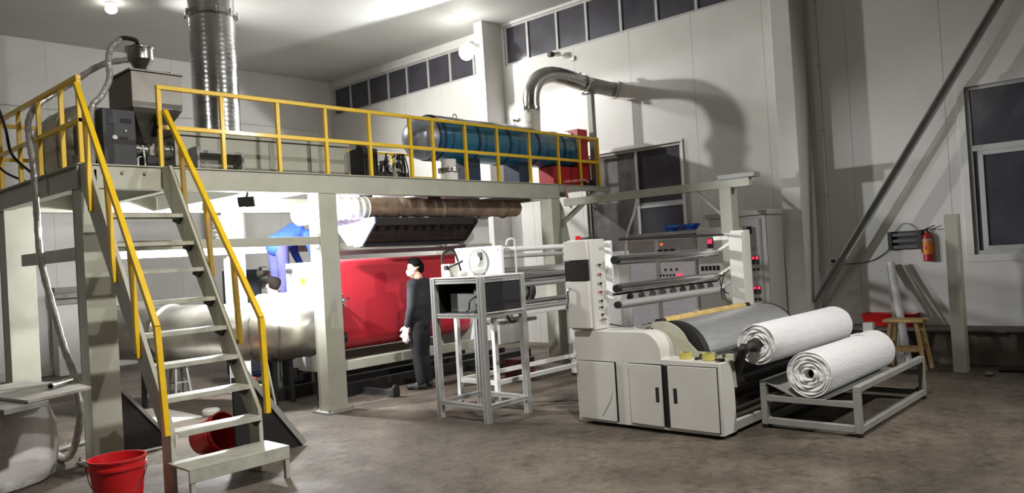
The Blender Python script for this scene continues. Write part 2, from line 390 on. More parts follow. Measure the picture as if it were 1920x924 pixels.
# lamps
fx = thing('flood_lamp', 'glaring white flood lamp on the wall column between the high windows', 'lamp', (10.15, 10.08, 5.30))
B().ball((10.10, 10.10, 5.42), (0.14, 0.14, 0.15), 24, 16).done('lens', fx, M_BULB)  # glowing ball enlarged to the size of the lamp's glare
B().box(10.20, 10.40, 10.05, 10.13, 5.52, 5.60).box(10.12, 10.24, 10.03, 10.15, 5.56, 5.62).done('bracket', fx, M_FRAMEW, bev=0.004)
def ceiling_lamp(x, y, label):
    t = thing('ceiling_lamp', label, 'lamp', (x, y, 5.62), 'ceiling bulb lamps')
    B().cyl((x, y, HZ-.025), (x, y, HZ-.0005), 0.08).done('rose', t, M_WHITE)
    B().lathe((x, y, HZ-.05), (x, y, HZ-.025), [(0, .04), (1, .06)], 16).done('holder', t, M_WHITE)
    B().ball((x, y, HZ-.11), (0.09, 0.09, 0.07)).done('bulb', t, M_BULB2)
ceiling_lamp(4.93, 12.84, 'glowing bulb on the ceiling above the yellow railing corner')
ceiling_lamp(3.4, 1.7, 'ceiling bulb lamp above the photographer')
rfl = thing('flood_lamp', 'added unseen fill flood lamp on the right wall behind the photographer', 'lamp', (10.0, -3.2, 5.2))  # added fitting that carries the rear fill light
B().ball((9.9, -3.2, 5.34), (0.14, 0.14, 0.10), 20, 14).done('lens', rfl, M_BULB2)
B().box(9.9, 10.899, -3.24, -3.16, 5.44, 5.50).done('bracket', rfl, M_FRAMEW, bev=0.004)
ceiling_lamp(-4.5, 6.5, 'ceiling bulb lamp far to the left of the platform')


# ================================================================== PLATFORM
pf = thing('steel_platform', 'grey-green steel mezzanine platform on columns with a long front beam', 'platform', (5.8, 8.75, 0))
DZ = 2.67
def ibeam_x(x0, x1, y, z0, z1, fw=0.12, t=0.012):
    return B().box(x0, x1, y, y+fw, z1-t, z1).box(x0, x1, y, y+fw, z0, z0+t).box(x0, x1, y+.02, y+.035, z0+t, z1-t)
def ibeam_y(x, y0, y1, z0, z1, fw=0.12, t=0.012):
    return B().box(x, x+fw, y0, y1, z1-t, z1).box(x, x+fw, y0, y1, z0, z0+t).box(x+fw/2-.008, x+fw/2+.008, y0, y1, z0+t, z1-t)
ibeam_x(2.48, 9.21, 7.38, 2.45, DZ).done('front_beam', pf, M_STEEL, bev=0.002)
ibeam_x(2.48, 9.21, 10.03, 2.45, DZ).done('back_beam', pf, M_STEEL, bev=0.002)
ibeam_y(2.48, 7.50, 10.03, 2.45, DZ).done('side_beam', pf, M_STEEL, bev=0.002)
ibeam_y(9.09, 7.50, 10.03, 2.45, DZ).done('side_beam', pf, M_STEEL, bev=0.002)
B().box(2.60, 9.09, 7.50, 10.03, 2.652, 2.664).done('deck_plate', pf, M_STEELD, smooth=0)
for x in (3.35, 4.25, 4.85, 6.6, 8.0): ibeam_y(x, 7.50, 10.03, 2.47, 2.652, 0.09).done('cross_beam', pf, M_STEEL if x < 4 else M_WHITE, bev=0.002)  # beams past the stair bay whitened to paint the work lamps' overexposure
B().box(2.62, 2.64, 7.40, 7.42, 2.5, 2.62).done('stiffener', pf, M_STEEL)
def hcol(x0, x1, y0, y1, z1=2.45, m=M_STEEL):
    t = 0.014; xm = (x0+x1)/2
    c = B().box(x0, x1, y0, y0+t, 0.02, z1).box(x0, x1, y1-t, y1, 0.02, z1).box(xm-t/2, xm+t/2, y0+t, y1-t, 0.02, z1)
    # side plates close the section as in the painted columns
    c.box(x0+.004, x0+.012, y0+t, y1-t, 0.02, z1).done('column', pf, m, bev=0.002)
    B().box(x0-.06, x1+.06, y0-.06, y1+.06, 0, 0.02).done('base_plate', pf, M_STEELD, bev=0.002)
    for (a, d) in ((x0-.035, y0-.035), (x1+.035, y0-.035), (x0-.035, y1+.035), (x1+.035, y1+.035)):
        B().cyl((a, d, .02), (a, d, .06), 0.009, n=6).cyl((a, d, .02), (a, d, .034), 0.017, n=6).done('anchor_bolt', pf, M_STEELD)
hcol(2.50, 2.75, 7.40, 7.62); hcol(4.93, 5.17, 7.39, 7.60); hcol(9.0, 9.2, 7.40, 7.62)
hcol(2.52, 2.80, 9.78, 10.03); hcol(5.13, 5.33, 9.80, 10.02, m=M_WHITE); hcol(9.0, 9.2, 9.80, 10.02)  # middle back column whitened to paint the work lamps' glare
B().box(2.80, 4.93, 7.40, 7.46, 1.88, 1.97).done('tie_bar', pf, M_STEEL, bev=0.003)
B().box(2.80, 5.13, 9.86, 9.93, 1.87, 1.98).done('tie_bar', pf, M_WHITE, bev=0.003)  # left length of the back tie painted white as if overlit
B().box(2.52, 2.57, 7.66, 9.25, 1.82, 1.94).done('tie_bar', pf, M_STEEL, bev=0.003)
B().box(5.17, 9.0, 9.86, 9.93, 1.87, 1.98).done('tie_bar', pf, M_STEEL, bev=0.003)
for z in (1.99, 1.84): B().cyl((4.90, 7.37, z), (4.90, 7.47, z), 0.018, n=8).done('bolt', pf, M_CABLE)
for x in (2.70, 2.86, 3.06): B().cyl((x, 7.372, 2.60), (x, 7.40, 2.60), 0.014, n=8).done('bolt', pf, M_STEELD)
B().prism([(2.80, 0.02), (3.24, 0.02), (3.20, 0.10), (2.80, 0.62)], 'y', 7.55, 7.57).done('gusset', pf, M_BLACKM)
B().bar((2.80, 7.53, 0.62), (3.24, 7.53, 0.06), 0.03, 0.012, up=(0, 1, 0)).done('gusset_edge', pf, M_STEELD)
for px in (3.71, 6.1): 
    B().tube([V(px, 7.46, 2.71)+V(0.03*math.cos(a), 0, 0.03*math.sin(a)) for a in [i*PI/5 for i in range(11)]], 0.007, 6).cyl((px, 7.46, 2.655), (px, 7.46, 2.685), 0.018, n=8).done('lifting_eye', pf, M_STEELD)
# landing extension on the right end
ex = thing('landing_extension', 'short bracketed steel landing at the right end of the platform', 'landing', (9.8, 7.8, 2.0))
ibeam_x(9.22, 10.55, 7.38, 2.58, 2.665, 0.08).done('front_channel', ex, M_STEEL, bev=0.002)
ibeam_x(9.22, 10.55, 8.30, 2.58, 2.665, 0.08).done('back_channel', ex, M_STEEL, bev=0.002)
B().box(9.22, 10.5, 7.46, 8.30, 2.645, 2.658).done('deck_plate', ex, M_STEELD)
B().bar((9.22, 7.42, 2.05), (10.15, 7.42, 2.57), 0.06, 0.06).done('brace', ex, M_STEEL)
B().prism([(9.22, 1.75), (9.50, 1.72), (9.36, 2.30), (9.22, 2.52)], 'y', 7.46, 7.475).done('gusset', ex, M_STEEL)
top(B().tube([(9.28, 7.36, 2.70), (9.5, 7.36, 2.72), (9.8, 7.35, 2.74), (9.9, 7.36, 2.71)], 0.022, 7, 5), 'barrier_tape', 'red and white barrier tape wound along the landing edge', 'tape', mat('red_white_tape', (210, 160, 150), 0.6, c2=(170, 40, 44), scale=26))
top(B().tube([(9.32, 7.36, 2.62), (9.34, 7.35, 2.45), (9.42, 7.35, 2.30)], 0.018, 7, 5), 'hanging_tape', 'red and white tape end hanging off the platform corner', 'tape', MATS['red_white_tape'])
def coil(c, r, n, rr, name, label):
    pts = []
    for i in range(n*14+1):
        a = 2*PI*i/14; k = 1+0.06*math.sin(i*1.3)
        pts.append((c[0]+r*k*math.cos(a), c[1]+r*0.8*k*math.sin(a), c[2]+rr+i*0.0016*rr/0.01))
    top(B().tube(pts, rr, 6), name, label, 'cable', M_RUB)
coil((10.15, 7.62, 2.66), 0.15, 4, 0.011, 'cable_coil', 'coil of black cable lying on the landing behind the last rail posts')

# railings
RT, RM = 3.43, 3.05
def railing(name, label, pts, a, b, ext=0):
    # posts at given points; rails from a to b
    t = thing(name, label, 'railing', (pts[0][0], pts[0][1], DZ), 'yellow railings')
    for p in pts: B().bar((p[0], p[1], DZ), (p[0], p[1], RT-.02), 0.04).done('post', t, M_YEL, bev=0.004)
    for z, n in ((RT, 'top_rail'), (RM, 'mid_rail')): B().bar((a[0], a[1], z), (b[0], b[1], z), 0.042).done(n, t, M_YEL, bev=0.004)
    return t
fx_ = [3.23, 3.86, 4.49, 5.09, 5.70, 6.33, 6.70, 7.28, 7.90, 8.58, 9.24, 9.78, 10.27]
railing('guard_railing', 'long yellow guard railing along the front of the platform', [(x, 7.41) for x in fx_], (3.21, 7.41), (10.29, 7.41))
railing('guard_railing', 'yellow railing on the left end of the platform above the stairs', [(2.52, yy) for yy in (7.39, 7.84, 8.48, 9.11, 9.78)], (2.52, 7.37), (2.52, 10.1))
railing('guard_railing', 'yellow railing along the back edge of the platform behind the machines', [(x, 10.08) for x in (2.6, 3.6, 4.6, 6.2, 7.2, 8.2, 9.1)], (2.56, 10.08), (9.15, 10.08))
railing('guard_railing', 'short yellow railing returning at the right end landing', [(10.27, 7.86), (10.27, 8.32)], (10.27, 7.45), (10.27, 8.34))

# ------------------------------------------------------------------ staircase
st = thing('steel_staircase', 'steep grey steel staircase with yellow handrails up to the platform', 'staircase', (2.88, 6.5, 0))
def stringer(x0, x1):
    poly = [(7.378, 2.66), (7.378, 2.44), (6.00, 0.44), (6.00, 0.0), (5.84, 0.0), (5.84, 0.50), (7.22, 2.66)]
    return B().prism(poly, 'x', x0, x1).done('stringer', st, M_STEEL, bev=0.003)
stringer(2.50, 2.535); stringer(3.215, 3.25)
zt = [2.19, 1.93, 1.69, 1.43, 1.18, 0.94, 0.70, 0.46]
tr0 = None
for z in zt:
    yf = 6.98-(2.19-z)*(1.2/1.73)
    if tr0 is None:
        tr0 = B().box(2.537, 3.213, yf, yf+0.21, z-.006, z).box(2.537, 3.213, yf, yf+.006, z-.035, z-.006).box(2.537, 3.213, yf+.204, yf+.21, z-.035, z-.006).done('tread', st, M_TREAD, bev=0.002); y0_, z0_ = yf, z
        br0 = B().prism([(yf+.01, z-.037), (yf+.19, z-.037), (yf+.19, z-.06), (yf+.08, z-.09)], 'x', 3.195, 3.213).done('tread_bracket', st, M_BLACKM)
    else:
        share(tr0, (0, yf-y0_, z-z0_), st); share(br0, (0, yf-y0_, z-z0_), st)
B().box(2.46, 3.26, 5.47, 5.83, 0.235, 0.25).box(2.46, 3.26, 5.47, 5.485, 0.15, 0.235).done('bottom_step', st, M_TREAD, bev=0.003)
for x in (2.47, 3.22):
    B().box(x, x+.035, 5.475, 5.51, 0, 0.235).done('step_leg', st, M_TREAD, bev=0.002)
def handrail(x, pts, posts, name):
    h = B()
    for i in range(len(pts)-1): h.bar((x, pts[i][0], pts[i][1]), (x, pts[i+1][0], pts[i+1][1]), 0.042, 0.045, up=(1, 0, 0))
    o = h.done('handrail', st, M_YEL, bev=0.004, label='yellow handrail')
    for (yb, zb, yt, zt_) in posts: 
        B().bar((x, yb, zb), (x, yt, zt_), 0.04, up=(1, 0, 0)).done('baluster', o, M_YEL, bev=0.004)
        B().cyl((x-.024, yb, zb+.025), (x+.024, yb, zb+.025), 0.009, n=8).done('bolt', o, M_BLACKM)
handrail(2.485, [(7.33, 3.36), (5.94, 1.25), (5.86, 0.44)], [(7.13, 2.22, 7.16, 3.08), (6.69, 1.60, 6.76, 2.49), (6.30, 1.00, 6.36, 1.88)], 'l')
handrail(3.27, [(7.37, 3.20), (5.81, 1.24), (5.79, 0.47)], [(7.05, 2.20, 7.08, 2.82), (6.60, 1.60, 6.66, 2.30), (6.17, 1.02, 6.22, 1.75)], 'r')
B().prism([(3.27, 0.0), (3.92, 0.0), (3.86, 0.10), (3.40, 0.72), (3.27, 0.72)], 'y', 6.35, 6.37).done('brace_plate', st, M_BLACKM)
B().bar((3.38, 6.33, 0.76), (3.93, 6.33, 0.02), 0.05, 0.012, up=(0, 1, 0)).done('brace_edge', st, M_STEELD)

# ================================================================== ON THE PLATFORM
# material hopper with sight glass
hp = thing('material_hopper', 'stainless square feed hopper with a sight-glass slot on the platform', 'hopper', (3.44, 8.15, 2.9))
def sq_rings(b, c, lv, rot=0.0):
    rg = []
    for (z, w, d) in lv: rg.append([Vector((c[0]+sx*w/2, c[1]+sy*d/2, z)) for sx, sy in ((-1, -1), (1, -1), (1, 1), (-1, 1))])
    return b.rings(rg)
sq_rings(B(), (3.42, 8.15), [(3.32, .50, .58), (3.68, .50, .58)]).done('bin', hp, M_HOPPER, smooth=0, bev=0.004)
sq_rings(B(), (3.42, 8.15), [(3.00, .13, .14), (3.319, .50, .58)]).done('cone', hp, M_HOPPER, smooth=0, bev=0.004)
B().box(3.15, 3.69, 7.84, 8.46, 3.681, 3.70).done('lid', hp, M_HOPPER, bev=0.003)
B().prism([(0, 0)]*0 or [(3.405, 3.06), (3.445, 3.06), (3.455, 3.27), (3.415, 3.27)], 'y', 7.86, 8.02).done('sight_glass_frame', hp, M_BLACK)
B().prism([(3.418, 3.08), (3.432, 3.08), (3.442, 3.25), (3.428, 3.25)], 'y', 7.848, 7.86).done('sight_glass', hp, M_CABLE)
B().cyl((3.44, 8.15, 2.88), (3.44, 8.15, 3.0), 0.08).done('throat', hp, M_HOPPER)
B().tube([(3.57, 7.98, 3.70), (3.57, 7.98, 3.73), (3.63, 7.98, 3.74), (3.63, 7.98, 3.70)], 0.008, 6).done('lid_handle', hp, M_CHROME)
# vacuum loader on the hopper lid
vl = thing('vacuum_loader', 'small shiny round vacuum loader on top of the square hopper', 'loader', (3.39, 8.15, 3.701))
B().lathe((3.39, 8.15, 3.701), (3.39, 8.15, 3.985), [(0, .05), (.2, .05), (.22, .055), (.58, .12), (.60, .125), (.96, .125), (1.0, .13)], 28).done('body', vl, M_STAIN, label='stainless cone and drum')
B().lathe((3.39, 8.15, 3.985), (3.39, 8.15, 4.025), [(0, .135), (.3, .135), (.8, .10), (1, .03)], 28).done('lid', vl, M_STAIN)
for a in (0.4, 2.5, 4.6): B().box(3.39+.13*math.cos(a)-.012, 3.39+.13*math.cos(a)+.012, 8.15+.13*math.sin(a)-.012, 8.15+.13*math.sin(a)+.012, 3.945, 4.015).done('clamp', vl, M_CHROME)
B().tube([(3.36, 8.12, 4.025), (3.34, 8.10, 4.055), (3.24, 8.08, 4.060), (3.16, 8.06, 4.035)], 0.022, 8, 5).done('inlet_pipe', vl, M_BLACK)
# hoses
def ribbed(u): return 0.030+0.0025*math.sin(u*260)
top(B().tube([(3.16, 8.05, 4.025), (3.06, 8.02, 3.92), (3.02, 8.0, 3.78), (3.02, 8.0, 3.60), (2.93, 7.98, 3.42), (2.84, 7.98, 3.30), (2.83, 8.0, 3.05), (2.84, 8.05, 2.70)], ribbed, 10, 14), 'suction_hose', 'clear ribbed hose curving from the vacuum loader down behind the stairs', 'hose', M_HOSE)
top(B().tube([(3.27, 8.15, 3.86), (3.05, 8.3, 3.80), (2.80, 8.5, 3.60), (2.55, 8.55, 3.40), (2.44, 8.5, 3.22), (2.41, 8.40, 3.0), (2.41, 8.33, 2.75), (2.41, 8.3, 2.3), (2.40, 8.22, 1.85), (2.40, 7.95, 1.40), (2.38, 7.65, 1.05), (2.38, 7.42, 0.80), (2.38, 7.33, 0.5), (2.36, 7.45, 0.2), (2.38, 7.75, 0.05), (2.42, 8.2, 0.04)], ribbed, 10, 10), 'suction_hose', 'long shiny hose hanging from the railing corner down past the plywood board', 'hose', M_HOSE)
top(B().tube([(2.3, 8.95, 3.43), (2.36, 8.95, 3.2), (2.42, 9.0, 2.95), (2.62, 9.1, 2.78), (2.75, 9.2, 2.68)], 0.014, 7, 6), 'power_cable', 'thin black cable drooping over the left end railing', 'cable', M_RUB)
top(B().tube([(2.38, 9.5, 2.95), (2.44, 9.3, 2.80), (2.62, 9.2, 2.69)], 0.012, 7, 6), 'power_cable', 'short black cable hanging at the left edge of the platform', 'cable', M_RUB)
# control box
cb = thing('control_box', 'matte black control box with small white dials beside the hopper', 'control box', (3.06, 8.0, 2.665))
B().box(2.88, 3.19, 7.86, 8.13, 2.665, 3.28).done('housing', cb, M_BLACK, bev=0.006)
for (x, z, r) in ((2.985, 3.00, 0.022), (3.09, 3.07, 0.009)): B().cyl((x, 7.845, z), (x, 7.86, z), r).done('dial', cb, M_CABLE)
B().box(2.93, 3.0, 7.852, 7.86, 3.13, 3.19).done('switch', cb, M_BLUED); B().box(3.05, 3.15, 7.852, 7.86, 3.15, 3.19).done('switch', cb, M_RUB); B().box(3.03, 3.11, 7.852, 7.86, 2.99, 3.01).done('name_plate', cb, M_RUB)
# extruder barrel and gearbox
eb = thing('extruder_barrel', 'shiny steel extruder barrel with flange below the hopper', 'extruder', (3.5, 8.15, 2.665))
B().lathe((3.26, 8.15, 2.94), (3.64, 8.15, 2.94), [(0, .085), (.12, .085), (.13, .065), (.7, .065), (.71, .095), (1, .095)], 20).done('barrel', eb, M_STAIN)
B().box(3.36, 3.52, 8.05, 8.25, 2.665, 2.875).done('pedestal', eb, M_BLACKM, bev=0.01)
for a in range(6): B().cyl((3.24, 8.15+.07*math.cos(a*PI/3), 2.94+.07*math.sin(a*PI/3)), (3.275, 8.15+.07*math.cos(a*PI/3), 2.94+.07*math.sin(a*PI/3)), 0.011, n=6).done('flange_bolt', eb, M_CHROME)
B().tube([(3.30, 7.99, 2.96), (3.30, 7.96, 2.85), (3.31, 7.97, 2.70)], 0.01, 6, 6).done('water_pipe', eb, M_CABLE)
# extruder housing
eh = thing('extruder_housing', 'long beige box housing of the extruder lying behind the railing', 'housing', (4.75, 8.3, 2.665))
B().box(3.66, 5.84, 8.06, 8.55, 2.72, 3.10).done('casing', eh, M_STEEL, bev=0.006)
B().box(3.64, 5.86, 8.04, 8.57, 3.11, 3.165).done('lid', eh, M_STEEL, bev=0.004)
B().box(3.70, 5.80, 8.10, 8.50, 2.665, 2.718).done('foot', eh, M_STEELD)
for x in (4.2, 4.75, 5.3): B().box(x, x+.004, 8.056, 8.06, 2.74, 3.09).done('seam', eh, M_BLACKM)
B().box(3.80, 3.83, 7.86, 8.04, 2.68, 2.97).box(3.83, 4.30, 7.86, 8.04, 2.90, 2.93).box(4.30, 4.33, 7.86, 8.04, 2.68, 2.93).done('front_bracket', eh, M_STEELD, bev=0.003)
B().tube([(3.66, 8.1, 3.0), (3.60, 8.05, 3.02), (3.58, 8.0, 2.98), (3.60, 8.0, 2.90)], 0.008, 6, 5).done('wire', eh, M_RUB)
# foil wrapped motor at the left end
wm = thing('wrapped_motor', 'large rounded drive motor wrapped in dull foil at the left platform end', 'motor', (3.0, 8.95, 2.665))
rg = []
for (yy, s) in ((8.36, .80), (8.42, .96), (8.7, 1.0), (9.0, 1.0), (9.3, .98), (9.44, .94), (9.50, .7)):
    rg.append([Vector((3.0+0.27*s*max(-1, min(1, 1.25*math.cos(a))), yy, 3.04+0.37*s*max(-1.0, min(1, 1.15*math.sin(a))))) for a in [2*PI*k/24 for k in range(24)]])
B().rings(rg).done('cover', wm, M_FOIL, smooth=0.9)
for yy in (8.66, 9.1): B().rings([[Vector((3.0+0.275*max(-1, min(1, 1.25*math.cos(a))), q, 3.04+0.375*max(-1, min(1, 1.15*math.sin(a))))) for a in [2*PI*k/24 for k in range(24)]] for q in (yy, yy+.03)]).done('strap', wm, M_STEELD)
# blower motor and valve cluster
bm_ = thing('electric_motor', 'dark boxy electric motor next to the beige housing', 'motor', (5.99, 7.95, 2.665))
B().box(5.88, 6.12, 7.80, 8.08, 2.69, 3.08).done('body', bm_, M_BLACKM, bev=0.02)
for k in range(6): B().box(5.885+k*.04, 5.895+k*.04, 7.785, 7.80, 2.74, 3.03).done('fin', bm_, M_BLACKM)
B().box(5.90, 6.0, 7.86, 7.96, 3.08, 3.15).done('terminal_box', bm_, M_DIE, bev=0.01); B().box(5.87, 6.13, 7.79, 8.09, 2.665, 2.69).done('foot', bm_, M_DIE)
vm = thing('valve_manifold', 'dark cluster of valves, fittings and tangled cables on the platform', 'manifold', (6.42, 7.95, 2.665))
B().box(6.16, 6.66, 7.86, 8.10, 2.665, 2.80).done('base_block', vm, M_DIE, bev=0.01)
rv = random.Random(3)
for k in range(7):
    x = 6.20+k*.07; h = rv.uniform(2.90, 3.02)
    B().cyl((x, 7.90+rv.uniform(0, .1), 2.80), (x, 7.92, h), 0.024).cyl((x, 7.92, h-.05), (x, 7.92, h-.02), 0.034, n=6).done('valve', vm, M_DIE if k % 3 else M_STAIN)
for k in range(8):
    x = rv.uniform(6.18, 6.6); x2 = x+rv.uniform(-.12, .12)
    B().tube([(x, 7.88, 2.98), ((x+x2)/2, 7.80, 3.02), (x2, 7.78, 2.86), (x2+.03, 7.80, 2.68)], 0.009, 6, 5).done('cable', vm, M_RUB if k % 3 else M_HOSE)
for x, z in ((6.26, 2.98), (6.44, 2.93), (6.53, 2.90)): B().ball((x, 7.80, z), 0.022, 8, 6).done('fitting', vm, M_CHROME)
B().box(6.28, 6.46, 7.80, 7.82, 2.80, 2.84).done('name_plate', vm, M_STAIN)
# blue tank
bt = thing('blue_tank', 'glossy blue horizontal air tank with grey domed end behind the railing', 'tank', (8.3, 7.82, 2.665))
TY, TZ, TR = 7.86, 3.27, 0.29
B().cyl((6.98, TY, TZ), (9.92, TY, TZ), TR, n=40).done('shell', bt, M_BLUE)
B().lathe((6.68, TY, TZ), (6.98, TY, TZ), [(0, .03), (.05, .12), (.18, .20), (.4, .26), (.7, .285), (1, TR)], 40).done('domed_end', bt, mat('grey_blue_primer', (150, 156, 170), 0.35, 0.4, var=0.12), label='grey domed end')
for x in (6.98, 7.08, 7.72, 8.36, 9.00, 9.62): B().cyl((x, TY, TZ), (x+.035, TY, TZ), TR+.012, n=40).done('band', bt, M_BLUED)
for x in (7.62, 8.66):
    B().box(x, x+.22, TY-.16, TY+.16, 2.665, 3.04).done('saddle_leg', bt, M_BLUED, bev=0.006)
B().cyl((9.92, TY, TZ), (9.96, TY, TZ), TR+.03, n=40).done('end_flange', bt, M_STAIN)
hs = B()
rg = [[(x, TY+0.36*math.sin(a), TZ+0.325*math.cos(a)+d) for a in [(-0.72+1.44*k/10) for k in range(11)] ] for x in (6.99, 9.1) for d in (0,)]
top_ = B()
for k in range(10):
    a0 = -0.72+1.44*k/10; a1 = a0+0.144
    top_.bm.faces.new([top_.bm.verts.new((x, TY+0.36*math.sin(a), TZ+r*math.cos(a))) for (x, a, r) in ((6.99, a0, .325), (9.1, a0, .325), (9.1, a1, .325), (6.99, a1, .325))])
bmesh.ops.remove_doubles(top_.bm, verts=top_.bm.verts[:], dist=1e-4)
ts = top_.done('heat_shield', bt, M_STAIN); sd = ts.modifiers.new('thick', 'SOLIDIFY'); sd.thickness = 0.006
for x in (7.2, 8.9): B().box(x, x+.03, TY-.02, TY+.02, TZ+.2, TZ+.324).done('shield_bracket', bt, M_STEELD)
B().tube([V(7.55, TY, TZ+.35)+V(0.035*math.cos(a), 0, 0.035*math.sin(a)) for a in [i*PI/6 for i in range(13)]], 0.008, 6).done('lifting_eye', bt, M_STEELD)
rb = thing('red_burner_box', 'red steel burner box at the right end of the blue tank', 'burner', (9.95, 7.86, 2.665))
B().box(9.97, 10.22, 7.56, 8.16, 2.665, 3.60).done('cabinet', rb, M_REDP, bev=0.006)
B().box(9.34, 9.969, 7.60, 7.90, 2.665, 2.98).done('base_unit', rb, M_REDP, bev=0.006)
# flanged stub
fs = thing('flanged_stub', 'white flanged pipe stub standing on the deck under the blue tank', 'pipe', (7.10, 7.545, 2.665))
B().cyl((7.10, 7.56, 2.668), (7.10, 7.56, 2.79), 0.115, n=24).cyl((7.10, 7.56, 2.835), (7.10, 7.56, 2.955), 0.10, n=24).done('pipe', fs, M_LAGW)
B().cyl((7.10, 7.56, 2.79), (7.10, 7.56, 2.81), 0.15, n=24).cyl((7.10, 7.56, 2.815), (7.10, 7.56, 2.835), 0.15, n=24).done('flange', fs, M_STAIN)
for a in range(8): B().cyl((7.10+.132*math.cos(a*PI/4), 7.56+.132*math.sin(a*PI/4), 2.775), (7.10+.132*math.cos(a*PI/4), 7.56+.132*math.sin(a*PI/4), 2.85), 0.009, n=6).done('flange_bolt', fs, M_STAIN)
# exhaust elbow to the wall
ep = thing('exhaust_pipe', 'shiny elbow pipe rising from the blue tank into the right wall', 'pipe', (9.08, 7.70, 3.55))
R_ = 0.125
B().cyl((9.07, 7.74, 3.50), (9.07, 7.73, 3.84), R_, n=28).done('riser', ep, M_LAGW, label='pale riser stub')
B().tube([(9.07, 7.73, 3.86), (9.06, 7.72, 4.02), (9.09, 7.70, 4.18), (9.22, 7.67, 4.33), (9.45, 7.63, 4.41), (9.75, 7.60, 4.41), (10.18, 7.56, 4.36)], R_+.005, 28, 6).done('elbow', ep, M_STAIN, smooth=0.9)
B().cyl((10.18, 7.56, 4.36), (10.885, 7.50, 4.33), R_-.005, n=28).done('wall_pipe', ep, M_STEELD, label='dull grey wall pipe')
B().rings([[Vector((10.872+.02*q, 7.50+(R_+.05*(1-q)+.03*math.sin(3*a+q))*math.cos(a), 4.33+(R_+.05*(1-q)+.03*math.sin(2*a+1))*math.sin(a))) for a in [2*PI*k/28 for k in range(28)]] for q in (0.6, 0.0, 1.2)][:2], cap=False).done('foam_collar', ep, M_LAGW)
def clamp(c, d, parent):
    c = V(*c); d = V(*d).normalized(); u = d.orthogonal().normalized(); w = d.cross(u)
    B().cyl(c-d*.02, c+d*.02, R_+.03, n=28).done('clamp', parent, M_STAIN)
    for a in (0.5, 2.2, 3.9, 5.4):
        p = c+u*((R_+.055)*math.cos(a))+w*((R_+.055)*math.sin(a)); B().cyl(p-d*.05, p+d*.05, 0.02, n=8).done('clamp_bolt', parent, M_CHROME)
clamp((9.07, 7.73, 3.86), (0, 0, 1), ep); clamp((10.18, 7.56, 4.36), (1, -.05, -.1), ep)
top(B().bar((10.36, 7.55, 2.665), (10.36, 7.55, 4.20), 0.09).box(10.28, 10.44, 7.47, 7.63, 4.20, 4.215), 'pipe_support_post', 'galvanised square post holding up the end of the elbow pipe', 'post', M_STEELD, bev=0.003)
tv = thing('test_valve', 'small valve fitting on top of the blue tank beside the elbow pipe', 'valve', (8.72, 7.80, 3.55))
B().cyl((8.75, 7.80, 3.52), (8.75, 7.80, 3.66), 0.015, n=8).done('stem', tv, M_STAIN); B().cyl((8.68, 7.80, 3.66), (8.82, 7.80, 3.66), 0.02, n=8).done('body', tv, M_STAIN); B().ball((8.84, 7.80, 3.68), 0.03, 8, 6).done('knob', tv, M_STAIN)
# tall spiral duct
sd_ = thing('spiral_duct', 'tall silver corrugated duct rising behind the platform to the ceiling', 'duct', (5.40, 10.55, 1.95))
DX, DY, DR = 5.40, 10.50, 0.315
rg = []; n = 40; z = 1.95
k = 0
while z < 6.025:
    r = DR+(0.0018 if k % 3 == 0 else 0)
    rg.append([Vector((DX+r*math.cos(2*PI*j/n), DY+r*math.sin(2*PI*j/n), z)) for j in range(n)])
    z += 0.022; k += 1
B().rings(rg).done('duct', sd_, M_SPIRAL, smooth=0.9)
B().cyl((DX, DY, 5.28), (DX, DY, 5.33), DR+.05, n=40).done('flange', sd_, M_STAIN)
for a in range(10): B().cyl((DX+(DR+.045)*math.cos(a*PI/5), DY+(DR+.045)*math.sin(a*PI/5), 5.26), (DX+(DR+.045)*math.cos(a*PI/5), DY+(DR+.045)*math.sin(a*PI/5), 5.35), 0.014, n=6).done('flange_bolt', sd_, M_CHROME)

# ================================================================== UNDER THE PLATFORM
ip = thing('insulated_pipe', 'fat horizontal pipe wrapped in tan insulation under the platform', 'pipe', (7.0, 7.95, 2.2))
rp = random.Random(5)
pr = []
for i in range(61):
    t = i/60; pr.append((t, 0.128+rp.uniform(-.006, .006)-(0.012 if i % 9 == 4 else 0)))
pr[0] = (0, 0.06); pr[1] = (0.01, 0.10); pr[-1] = (1, 0.09)
B().lathe((5.92, 7.95, 2.345), (8.85, 7.95, 2.345), pr, 24).done('lagging', ip, M_LAG, smooth=1.0)
B().tube([(5.98, 7.95, 2.335), (5.82, 7.96, 2.335), (5.67, 8.02, 2.33), (5.59, 8.16, 2.325), (5.59, 8.45, 2.32), (5.59, 8.8, 2.32)], lambda u: 0.140+0.008*math.sin(u*70), 24, 8).done('end_lagging', ip, M_LAGW, smooth=1.0, label='wrapped elbow end painted white for glare')  # white colour paints the overexposure at the lit pipe end
for x in (6.45, 7.25, 7.95, 8.5): B().cyl((x, 7.95, 2.335), (x+.025, 7.95, 2.335), 0.137, n=24).done('strap', ip, mat('tan_strap', (120, 98, 82), 0.8))
for x in (5.6, 8.05): B().box(x-.02, x+.02, 7.93, 7.97, 2.44, 2.65).done('hanger', ip, M_STEEL)
